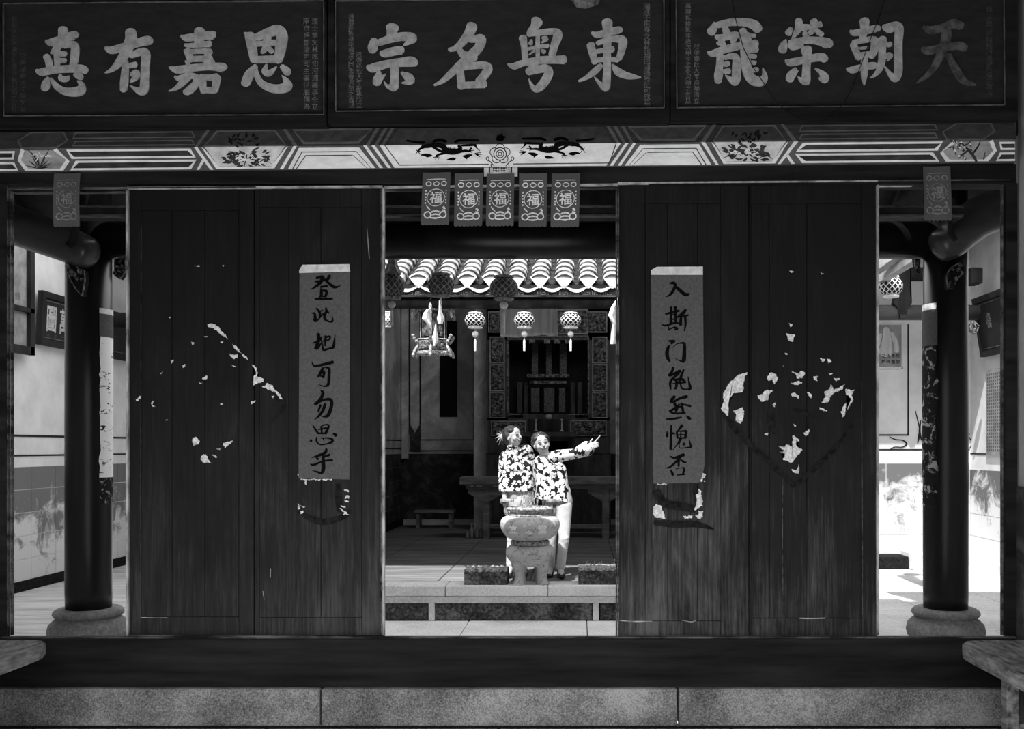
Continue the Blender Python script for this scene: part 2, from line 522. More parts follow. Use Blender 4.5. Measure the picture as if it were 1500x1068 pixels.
def remesh(bm, voxel, smooth=4, mat=None, name='m', factor=0.5):
    me = bpy.data.meshes.new('tmp')
    bm.to_mesh(me)
    bm.free()
    o = bpy.data.objects.new('tmp', me)
    COL.objects.link(o)
    r = o.modifiers.new('r', 'REMESH')
    r.mode = 'VOXEL'
    r.voxel_size = voxel
    r.adaptivity = 0
    if smooth:
        s = o.modifiers.new('s', 'SMOOTH')
        s.factor = factor
        s.iterations = smooth
    dg = bpy.context.evaluated_depsgraph_get()
    ev = o.evaluated_get(dg)
    m2 = bpy.data.meshes.new_from_object(ev)
    bpy.data.objects.remove(o)
    out = bmesh.new()
    out.from_mesh(m2)
    bpy.data.meshes.remove(m2)
    return out
def capsule(bm, a, b_, ra, rb, seg=14):
    """closed tapered limb segment with rounded ends"""
    a, b_ = Vector(a), Vector(b_)
    t = (b_ - a)
    L = t.length
    if L < 1e-6: return ball(bm, a, ra)
    t /= L
    pts, rs = [], []
    for k in range(5):
        an = PI / 2 * k / 5
        pts.append(a - t * ra * math.cos(an)); rs.append(max(ra * math.sin(an), 0.0008))
    pts.append(a); rs.append(ra)
    pts.append(b_); rs.append(rb)
    for k in range(4, -1, -1):
        an = PI / 2 * k / 5
        pts.append(b_ + t * rb * math.cos(an)); rs.append(max(rb * math.sin(an), 0.0008))
    return tube(bm, pts, rs, seg)
# ================================================================ THE SETTING
# ---- the yard and porch on the camera's side
fl = shell('porch_floor', (0, -5, -0.2))
tag(fl, 'granite paving of the front yard and porch below the plinth')
slab0 = None
for i in range(8):
    for j in range(9):
        x0, y0 = -6.0 + i * 1.5, -11.0 + j * 1.22
        if slab0 is None:
            slab0 = mk('paving_slab', bevbox(x0 + .006, x0 + 1.494, y0 + .006, y0 + 1.214, -0.28, -0.2, .006, 1), YARDST, fl)
        else: dup(slab0, (i * 1.5, j * 1.22, 0))
mk('paving_bed', box(B(), -6, 6, -11, -0.02, -0.34, -0.215), SOOT, fl)
o = mk('porch_wall_right', box(B(), 3.43, 3.65, -3.7, 0.0, -0.2, 4.95), PLASTG); tag(o, kind='structure')
o = mk('porch_wall_left', box(B(), -3.75, -3.5, -3.7, 0.0, -0.2, 4.95), PLASTG); tag(o, kind='structure')
o = mk('dado_right', box(B(), 3.41, 3.429, -3.7, -0.02, -0.2, 1.36), DADOD); tag(o, kind='structure')
yw = shell('yard_wall', (0, -11, -0.2))
mk('wall_face', box(B(), -6.2, 6.2, -11.3, -11.0, -0.2, 3.0), PLASTG, yw)
mk('wall_face', box(B(), -6.4, -6.0, -11.3, 0.0, -0.2, 3.0), PLASTG, yw)
mk('wall_face', box(B(), 6.0, 6.4, -11.3, 0.0, -0.2, 3.0), PLASTG, yw)
# porch roof, its underside rising from the eave to the facade
def slope_slab(x0, x1, ya, za, yb, zb, th):
    bm = B()
    vs = [bm.verts.new(v) for v in ((x0, ya, za), (x1, ya, za), (x1, yb, zb), (x0, yb, zb), (x0, ya, za + th), (x1, ya, za + th), (x1, yb, zb + th), (x0, yb, zb + th))]
    for f in ((0, 1, 2, 3), (7, 6, 5, 4), (0, 4, 5, 1), (1, 5, 6, 2), (2, 6, 7, 3), (3, 7, 4, 0)): bm.faces.new([vs[i] for i in f])
    return bm
pr = shell('porch_roof', (0, -1.8, 4))
mk('roof_deck', slope_slab(-6.2, 6.2, -3.6, 3.12, 0.0, 4.95, 0.12), INW, pr)
hr = shell('front_hall_roof', (0, 1.2, 4.3))
mk('roof_deck', slope_slab(-6.0, -3.0, 0.0, 4.95, 2.4, 3.62, 0.10), INW, hr)
mk('roof_deck', slope_slab(3.0, 6.1, 0.0, 4.95, 2.4, 3.62, 0.10), INW, hr)
mk('roof_deck', slope_slab(-2.995, 2.995, 0.0, 4.95, 1.97, 3.52, 0.06), INW, hr)
mk('eave_board', box(B(), -2.99, 2.99, 1.93, 1.97, 3.45, 3.56), INW, hr)
for nm_, xa_, xb_ in (('rear_roof_right', 3.2, 6.1), ('rear_roof_left', -5.95, -3.2)):
    rr_ = shell(nm_, ((xa_ + xb_) / 2, 6.2, 4.5))
    mk('roof_deck', slope_slab(xa_, xb_, 5.35, 4.44, 7.2, 4.78, 0.08), INW, rr_)
for k in range(11):
    x = -5.5 + k * 1.1
    ye, sl_ = (1.9, .726) if abs(x) < 3 else (2.38, .5494)
    mk('rafter', slope_slab(x - .04, x + .04, 0.05, 4.80, ye, 4.80 - (ye - .05) * sl_, 0.10), INW, hr)

# ---- granite plinth under the facade
pl = shell('stone_plinth', (0, -0.05, -0.2)); tag(pl, 'speckled granite plinth blocks under the threshold beam')
pz = Q(750, 1010, -0.12).z
for a, b_ in ((-140, 468), (470.5, 992), (994.5, 1489)):
    xa, xb = Q(a, 1000, -0.12).x, Q(b_, 1000, -0.12).x
    mk('stone_block', bevbox(max(xa, -3.5), xb, -0.12, 0.12, -0.2, pz, .008, 1), STONE, pl)

# ---- the timber facade
wf = shell('wall_front', (0, 0, 0)); tag(wf, 'dark timber facade with three openings')
def fbox(name, xa, xb, ya, yb, y0, y1, m, parent=wf, bev=0.003, **k):
    a, b_ = Q(xa, yb, y0), Q(xb, ya, y0)
    return mk(name, bevbox(a.x, b_.x, y0, y1, a.z, b_.z, bev, 1), m, parent, **k)
fbox('threshold_beam', -130, 1489, 936, 1011, -0.07, 0.02, BEAMW)
bm = B()
fbox('threshold_edge', -130, 1489, 933.0, 936.5, -0.055, -0.02, WORN2)
fbox('lintel_beam', -130, 1489, 240, 269, -0.05, 0.12, BEAMW)
fbox('corner_post', -30, 9, 268, 934, -0.03, 0.02, BEAMW)
fbox('corner_post', 1474, 1491, 268, 934, -0.03, 0.02, BEAMW)
fbox('top_board', -130, 1495, -60, 196, 0.02, 0.12, BEAMW)
mk('side_board', box(B(), -6.0, -3.44, 0.03, 0.2, -0.2, 4.95), PLASTER, wf)
mk('side_board', box(B(), 3.47, 6.1, 0.03, 0.2, -0.2, 4.95), PLASTER, wf)
# thin worn mouldings round the openings
def strip(xa, xb, ya, yb, m=WORN, y0=-0.022, y1=0.004, name='moulding', parent=wf):
    a, b_ = Q(xa, yb, y0), Q(xb, ya, y0)
    return mk(name, box(B(), a.x, b_.x, y0, y1, a.z, b_.z), m, parent)
strip(560.2, 563.2, 276, 932); strip(902, 904.4, 270, 932, WORN2)
strip(557.6, 559.4, 276, 932, WORN2); strip(905, 907, 270, 932, WORN2)
strip(184.2, 187, 278, 931); strip(15.2, 17.5, 280, 931, WORN2); strip(9, 11.5, 272, 931, WORN2)
strip(1284.8, 1287.6, 270, 931); strip(1467.5, 1469.6, 268, 931, WORN2); strip(1474, 1476.2, 264, 931, WORN2)
def hline(xa, ya, xb, yb, h, m=WORN, y0=-0.056, name='moulding'):
    mp = yplane(y0)
    bm = B()
    poly(bm, [(xa, ya), (xb, yb), (xb, yb + h), (xa, ya + h)], mp, 0.0, 0.035)
    return mk(name, bm, m, wf)
hline(10, 275.2, 375, 273.0, 1.8, WORN2); hline(186, 273.8, 560, 271.6, 2.4); hline(563, 272.6, 905, 268.6, 2.2)
hline(905, 266.8, 1286, 263.8, 2.2, WORN); hline(1286, 263.6, 1480, 262.0, 1.8, WORN2)
hline(563, 277.8, 902, 274.4, 1.6, WORN2, -0.02); hline(1287, 269.5, 1467, 267.6, 3.0, WORN, 0.0)
hline(19, 281.5, 184, 280.5, 1.4, WORN2, 0.0)
hline(187, 931.0, 560, 932.5, 1.2, WORN2, -0.06)

# ---- the four door leaves
def door(name, xa, xb, yt, yb, seams, m, label, railtop, railbot, sl, sr):
    d = shell(name, Q((xa + xb) / 2, yb, 0.02)); tag(d, label)
    def part(n, a, b_, c, e, y0, mm, bev=0.003): return fbox(n, a, b_, c, e, y0, 0.06, mm, d, bev)
    part('stile', xa + .5, sl, yt, yb, 0.010, m); part('stile', sr, xb - .5, yt, yb, 0.010, m)
    part('rail', sl + .3, sr - .3, yt, railtop, 0.0125, m); part('rail', sl + .3, sr - .3, railbot, yb, 0.0125, m)
    edges = [sl] + seams + [sr]
    for i in range(len(edges) - 1):
        part('plank', edges[i] + .35, edges[i + 1] - .35, railtop + .6, railbot - .6, 0.018 + (i % 2) * 0.0022, m, 0.002)
    return d
door_1 = door('door_1', 187, 372, 273, 934, [252, 300], WOODF2, 'far left dark door leaf with few paper scraps', 308, 904, 207, 350)
door_2 = door('door_2', 372.4, 558, 272, 934, [423, 470], WOODF3, 'left door leaf beside the doorway carrying a vertical couplet', 303, 905, 380, 530)
door_3 = door('door_3', 906, 1097, 268, 934, [978, 1022], WOODF, 'weathered right door leaf beside the doorway carrying a couplet', 298, 910, 945, 1056)
door_4 = door('door_4', 1097.4, 1285, 267, 934, [1127, 1182], WOODF, 'far right weathered door leaf with diamond glue mark', 298, 906, 1100, 1262)

# ---- front hall, courtyard, side galleries
fh = shell('gallery_floor', (0, 1, 0)); tag(fh, 'stone paved floor of front hall and side galleries')
mk('floor_bed', box(B(), -5.73, 5.87, 0.11, 1.86, -0.1, -0.012), SOOT, fh)
mk('floor_bed', box(B(), -5.73, -3.0, 1.86, 7.3, -0.3, -0.012), SOOT, fh)
mk('floor_bed', box(B(), 3.0, 5.87, 1.86, 7.0, -0.3, -0.012), SOOT, fh)
def paving(x0, x1, y0, y1, nx, ny, z, parent, m, jit=0.002):
    dx, dy = (x1 - x0) / nx, (y1 - y0) / ny
    first = None
    for j in range(ny):
        for i in range(nx):
            ox = (j % 2) * dx * 0.0
            if first is None: first = mk('paving_slab', bevbox(x0 + .004, x0 + dx - .004, y0 + .004, y0 + dy - .004, z - .06, z, .004, 1), m, parent)
            else: dup(first, (i * dx + ox, j * dy, random.uniform(-jit, 0)))
paving(-5.73, -3.0, 1.86, 7.3, 3, 12, 0.0, fh, FLAG)
paving(3.0, 5.87, 1.86, 6.9, 3, 11, 0.0, fh, YARDST)
paving(-5.73, 5.87, 0.12, 1.86, 10, 3, 0.0, fh, FLAG)
cf = shell('courtyard_floor', (0, 2.6, -0.15)); tag(cf, 'pale stone floor of the sunken courtyard')
mk('floor_bed', box(B(), -3.0, 3.0, 1.86, 3.6, -0.3, -0.165), SOOT, cf)
paving(-3.0, 3.0, 1.87, 3.50, 5, 2, -0.15, cf, STONE2)

def wall(name, x0, x1, y0, y1, z0, z1, m, label=None):
    o = mk(name, box(B(), x0, x1, y0, y1, z0, z1), m)
    return tag(o, label, kind='structure')
wl = wall('wall_left', -5.95, -5.735, 0.15, 7.5, -0.1, 4.75, PLASTER, 'white plastered left gallery wall with painted lines')
wr = wall('wall_right', 5.875, 6.1, 0.15, 7.2, -0.1, 4.75, PLASTER, 'white plastered right gallery wall')
wbr = wall('wall_back_right', 2.9, 6.1, 6.9, 7.1, -0.1, 4.75, PLASTER, 'white wall closing the right gallery, with painted frame lines')
wbl = wall('wall_back_left', -5.95, -2.9, 7.3, 7.5, -0.1, 4.75, PLASTER, 'white wall closing the left gallery')
# dado of square painted tiles with pale joints, one tile per object
def dado(parent, axis, fixed, a0, a1, n, z0, z1, rows, m, sign, jm=JOINT):
    th = 0.012
    if axis == 'y':
        mk('joint_bed', box(B(), fixed, fixed + sign * 0.006, a0, a1, z0, z1), jm, parent)
    else:
        mk('joint_bed', box(B(), a0, a1, fixed + sign * 0.006, fixed, z0, z1), jm, parent)
    da, dz = (a1 - a0) / n, (z1 - z0) / rows
    first = None
    for r in range(rows):
        for i in range(n):
            j = 0.005
            sh = (r % 2) * 0.5 * da
            if first is None:
                if axis == 'y':
                    bm = box(B(), min(fixed, fixed + sign * th), max(fixed, fixed + sign * th), a0 + j, a0 + da - j, z0 + j, z0 + dz - j)
                else:
                    bm = box(B(), a0 + j, a0 + da - j, min(fixed, fixed + sign * th), max(fixed, fixed + sign * th), z0 + j, z0 + dz - j)
                first = mk('dado_tile', bm, m, parent)
            else: dup(first, (0, i * da, r * dz) if axis == 'y' else (i * da, 0, r * dz))
dado(wl, 'y', -5.735, 1.0, 7.3, 12, 0.10, 1.40, 5, DADO, 1)
dado(wr, 'y', 5.875, 1.0, 6.9, 11, 0.12, 1.32, 4, DADOR, -1)
dado(wbr, 'x', 6.9, 3.0, 5.86, 5, 0.10, 1.40, 4, DADOR, -1)
dado(wbl, 'x', 7.3, -5.72, -3.0, 5, 0.10, 1.40, 5, DADO, -1)
mk('baseboard_left', box(B(), -5.735, -5.71, 0.9, 7.3, 0.0, 0.12), SOOT)['kind'] = 'structure'
mk('baseboard_right', box(B(), 5.85, 5.875, 0.9, 6.9, 0.0, 0.13), DADO)['kind'] = 'structure'
# black painted lines on the plaster
def pline(parent, *boxes):
    for b_ in boxes: mk('painted_line', box(B(), *b_), INKL, parent)
pline(wl, (-5.735, -5.729, 0.9, 7.3, 1.735, 1.76), (-5.735, -5.729, 0.9, 7.3, 1.515, 1.535))
pline(wbr, (3.0, 5.03, 6.894, 6.9, 1.775, 1.795), (3.0, 5.86, 6.894, 6.9, 1.575, 1.595), (5.01, 5.03, 6.894, 6.9, 1.78, 3.3),
      (5.75, 5.765, 6.894, 6.9, 1.79, 3.3), (5.75, 5.86, 6.894, 6.9, 1.79, 1.805))
mpb = yplane(6.894)
bm = B()
brush(bm, [[(1303, 640, 1.2), (1312, 644, 1.5), (1322, 645, 1.5), (1328, 650, 2.5), (1322, 655, 1.5), (1310, 655, 1.4), (1303, 659, 1)],
           [(1419, 640, 1), (1426, 648, 2), (1434, 640, 1)], [(1420, 657, 1), (1427, 649, 2), (1435, 657, 1)],
           [(1341, 602, 1), (1344, 615, 1.6), (1347, 628, 2), (1346, 640, 3), (1344, 650, 1)], [(1349, 615, 1), (1347, 632, 3), (1350, 645, 2)]], mpb, 0.002, 0.002)
mk('painted_flourish', bm, INKL, wbr)
pline(wr, (5.869, 5.875, 1.0, 6.9, 1.52, 1.54))
# low stone ledge at the foot of the back right wall
mk('plinth_foot_strip', box(B(), -3.5, 3.43, -0.17, -0.119, -0.21, -0.196), SOOT, fl)  # dark strip on the paving along the foot of the plinth
lg = thing('stone_ledge', (4.9, 6.6, 0), 'low stone ledge along the foot of the far right wall', 'ledge')
a, b_ = P(1250, 822, 13.0), P(1332, 798, 13.0)
mk('ledge_block', bevbox(a.x, b_.x, 6.52, 6.89, 0.0, 0.165, .01), SOOT, lg)
a2 = P(1352, 798, 13.0)
mk('end_block', bevbox(b_.x + .01, a2.x, 6.35, 6.89, 0.0, 0.22, .01), STONE2, lg)

# ---- main hall
HZ = 0.21
mh = shell('hall_floor', (0, 7, 0.21)); tag(mh, 'worn stone floor of the main hall above the courtyard')
mk('floor_bed', box(B(), -2.9, 2.9, 3.70, 11.6, -0.4, HZ - .012), SOOT, mh)
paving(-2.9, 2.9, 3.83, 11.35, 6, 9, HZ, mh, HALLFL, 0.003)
st = shell('courtyard_step', (0, 3.6, -0.15)); tag(st, 'pale stone step between courtyard and main hall with dark recessed panels')
xs = [-2.9, Q(566 - 242, 0, 3.45).x, Q(652, 0, 3.45).x, Q(802, 0, 3.45).x, Q(990, 0, 3.45).x, 2.9]
for i in range(len(xs) - 1):
    mk('edge_slab', bevbox(xs[i] + .003, xs[i + 1] - .003, 3.45, 3.825, 0.105, HZ, .012, 2), STONE2, st)
mk('step_core', box(B(), -2.9, 2.9, 3.53, 3.80, -0.35, .10), SOOT, st)
mk('under_rail', bevbox(-2.9, 2.9, 3.475, 3.8, 0.032, 0.098, .006, 1), STONE2, st)
for px in (391, 632, 873, 1114):
    a = Q(px - 4.5, 884, 3.475).x; b_ = Q(px + 4.5, 884, 3.475).x
    mk('mullion', bevbox(a, b_, 3.475, 3.8, -0.15, 0.034, .012, 2), STONE2, st)
for pa, pb in ((150, 386), (397, 627), (638, 868), (879, 1109), (1119, 1340)):
    a = max(Q(pa, 884, 3.5).x, -2.9); b_ = min(Q(pb, 884, 3.5).x, 2.9)
    bm = bevbox(a, b_, 3.496, 3.8, -0.15, 0.030, .02, 2)
    mk('dark_panel', bm, STONED, st)
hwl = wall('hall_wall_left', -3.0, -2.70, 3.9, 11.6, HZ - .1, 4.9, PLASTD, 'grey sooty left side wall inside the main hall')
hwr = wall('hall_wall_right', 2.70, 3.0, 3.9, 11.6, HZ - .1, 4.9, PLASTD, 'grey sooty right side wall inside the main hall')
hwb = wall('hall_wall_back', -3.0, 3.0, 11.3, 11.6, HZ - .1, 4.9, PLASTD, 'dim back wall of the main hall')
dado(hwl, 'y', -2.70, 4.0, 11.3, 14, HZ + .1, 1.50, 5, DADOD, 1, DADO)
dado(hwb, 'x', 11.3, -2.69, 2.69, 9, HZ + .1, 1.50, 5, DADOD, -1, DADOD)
mk('hall_baseboard_left', box(B(), -2.70, -2.67, 4.0, 11.3, HZ, HZ + .12), SOOT)['kind'] = 'structure'
pline(hwl, (-2.70, -2.694, 4.0, 11.3, 1.73, 1.75), (-2.70, -2.694, 4.0, 11.3, 1.585, 1.60))
def bline(xa, xb, ya, yb):
    a, b_ = Q(xa, yb, 11.29), Q(xb, ya, 11.29)
    return (a.x, b_.x, 11.29, 11.3, a.z, b_.z)
pline(hwb, bline(599, 601, 300, 636), bline(614.5, 616.5, 300, 645), bline(616, 696, 643.5, 645.2), bline(599, 696, 659.5, 661), bline(693, 695, 300, 644))
bm = B()
poly(bm, [(600, 620), (608, 634), (616, 620), (616, 662), (600, 662)], yplane(11.29), 0.004, 0.004)
mk('painted_pendant', bm, DADOD, hwb)
fbox('corner_pilaster', 588, 597, 300, 672, 11.18, 11.3, PLASTD, hwb)

# main hall roof: deck, eave board, purlin and tiles
mr = shell('main_hall_roof', (0, 3.6, 3.2)); tag(mr, 'tiled roof of the main hall, seen across the courtyard')
TH = math.radians(25)
EY, EZ = 3.56, 3.305
mk('roof_deck', slope_slab(-3.15, 3.15, EY + .02, EZ - .07, 7.6, EZ - .07 + 4.02 * math.tan(TH), 0.05), INW, mr)
mk('roof_deck', slope_slab(-3.15, 3.15, 7.6, EZ - .07 + 4.02 * math.tan(TH), 11.8, 4.35, 0.05), INW, mr)
def epx(py): return CAM.z - (py - CY) * (EY - CAM.y) / FPX
mk('eave_board', box(B(), -3.1, 3.1, EY, EY + .03, epx(433.5), epx(417)), INW, mr)
mk('eave_moulding', box(B(), -3.1, 3.1, EY - .02, EY + .03, epx(434.8), epx(433.2)), WORN2, mr)
mk('eave_purlin', tube(B(), [(-3.1, EY + .08, epx(437.5) - .03), (3.1, EY + .08, epx(437.5) - .03)], .06, 14), INW, mr, smooth=True)
# key fret carved on the eave board
bm = B()
mp = yplane(EY)
x = 500.0
while x < 930:
    y0, y1 = 426.2, 432.0
    for r in ((x, y0, x + 12, y0 + .8), (x, y0, x + .8, y1), (x, y1 - .8, x + 8, y1), (x + 7.2, y0 + 2, x + 8, y1), (x + 3, y0 + 2, x + 8, y0 + 2.8), (x + 11.2, y0, x + 12, y1), (x + 13.5, y0, x + 14.3, y1)):
        rect(bm, *r, mp, 0.004)
    x += 16.2
mk('fret_carving', bm, CARVED, mr, kind='stuff')
U = Vector((0, math.cos(TH), math.sin(TH))); N = Vector((0, -math.sin(TH), math.cos(TH)))
def arc_tile(x, s, r, L, up, flare=0.0, th=0.012, n=7, lift=0.0):
    bm = B()
    o = Vector((x, EY, EZ)) + U * s + N * lift
    rings = []
    for (ss, rr) in ((0, r + flare), (L, r)):
        for t in (0, th):
            ring = []
            for k in range(n + 1):
                a = PI * k / n
                rad = rr - t
                off = math.sin(a) * rad * (1 if up else -0.55) * 0.8
                ring.append(bm.verts.new(o + U * ss + Vector((math.cos(a) * rad, 0, 0)) + N * off))
            rings.append(ring)
    o0, i0, o1, i1 = rings
    for k in range(n):
        bm.faces.new((o0[k], o0[k + 1], o1[k + 1], o1[k])); bm.faces.new((i0[k + 1], i0[k], i1[k], i1[k + 1]))
        bm.faces.new((o0[k], i0[k], i0[k + 1], o0[k + 1]))
    return bm
PITCH = 0.2485
X0 = Q(613.5, 400, EY).x
NC = 8
first_c = first_t = first_e = first_l = None
rest = B()
for c in range(-9, 15):
    x = X0 + c * PITCH
    if x < -3.05 or x > 3.05: continue
    near = -1.75 < x < 1.75
    for k in range(16):
        s = k * 0.175
        if near and k < NC:
            if first_c is None:
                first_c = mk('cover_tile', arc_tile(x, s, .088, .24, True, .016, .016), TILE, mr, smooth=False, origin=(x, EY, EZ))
                first_t = mk('channel_tile', arc_tile(x + PITCH / 2, s, .062, .24, False, .0), TILED, mr, origin=(x, EY, EZ))
                base = (x, k)
            else:
                dv = Vector((x - base[0], 0, 0)) + U * s + N * (0.004 + random.uniform(0, .006))
                a = dup(first_c, dv + Vector((random.uniform(-.005, .005), 0, 0))); a.rotation_euler = (0, random.uniform(-.06, .06), random.uniform(-.05, .05))
                dup(first_t, dv)
        else:
            for mm in (arc_tile(x, s, .088, .2, True, .016, n=5), ):
                me = bpy.data.meshes.new('t'); mm.to_mesh(me); mm.free(); rest.from_mesh(me); bpy.data.meshes.remove(me)
    # lime fan at the end of each cover row, pale lip under each channel
    if first_e is None:
        q = yplane(EY - .035)
        bm = B()
        k = 10.05 / FPX
        def T(u, v): return Vector((x + u * k, EY - .02, EZ + v * k))
        pts = [(-15.5, 9), (-10, 13.0), (-4, 14.8), (4, 14.8), (10, 13.0), (15.5, 9), (11.5, 4), (6, -2.5), (1.5, -7), (-1.5, -7), (-6, -2.5), (-11.5, 4)]
        vs = [bm.verts.new(T(u * .92, v - 1)) for u, v in pts]; v2 = [bm.verts.new(T(u * .92, v - 1) + Vector((0, .02, 0))) for u, v in pts]
        bm.faces.new(vs); bm.faces.new(v2[::-1])
        for i in range(len(pts)): bm.faces.new((vs[i], vs[(i + 1) % len(pts)], v2[(i + 1) % len(pts)], v2[i]))
        first_e = mk('row_end_cap', bm, LIME, mr, origin=(x, EY, EZ)); xe = x
        bm = B()
        up_, lo_ = [], []
        for i in range(11):
            t = i / 10
            u = 2 + t * 32.5
            d = math.sin(t * PI)
            up_.append((u, -4.5 - d * 5.0)); lo_.append((u, -7.0 - d * 7.5))
        pts = up_ + lo_[::-1]
        va = [bm.verts.new(T(u, v)) for u, v in pts]; vb = [bm.verts.new(T(u, v) + Vector((0, .05, .01))) for u, v in pts]
        n_ = len(pts)
        for i in range(10): bm.faces.new((va[i], va[i + 1], va[n_ - 2 - i], va[n_ - 1 - i]))
        for i in range(n_): bm.faces.new((va[i], va[(i + 1) % n_], vb[(i + 1) % n_], vb[i]))
        first_l = mk('channel_lip', bm, LIME, mr, origin=(x, EY, EZ))
    else:
        dup(first_e, (x - xe, 0, random.uniform(-.004, .004))); dup(first_l, (x - xe, 0, random.uniform(-.003, .003)))
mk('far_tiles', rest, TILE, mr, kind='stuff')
mk('tile_bed', slope_slab(-3.1, 3.1, EY + .03, EZ - .035, 7.4, EZ - .035 + 3.84 * math.tan(TH), 0.01), TILED, mr)

# ---- front hall beams
mk('purlin_beam', tube(B(), [(-3.6, 1.75, 3.36), (3.6, 1.75, 3.36)], .155, 24), LACQ, shell('eave_beam', (0, 1.75, 3.3)), smooth=True)
sb = shell('cross_beam', (0, 1.1, 3.5))
mk('beam', bevbox(-3.5, 3.5, 1.10, 1.22, 3.395, 3.49, .015, 2), INW, sb)
mk('beam_edge', bevbox(-3.5, 3.5, 1.085, 1.11, 3.478, 3.494, .004, 1), WORN2, sb)
mk('beam_edge', bevbox(-3.5, 3.5, 1.085, 1.11, 3.40, 3.425, .004, 1), WORN2, sb)
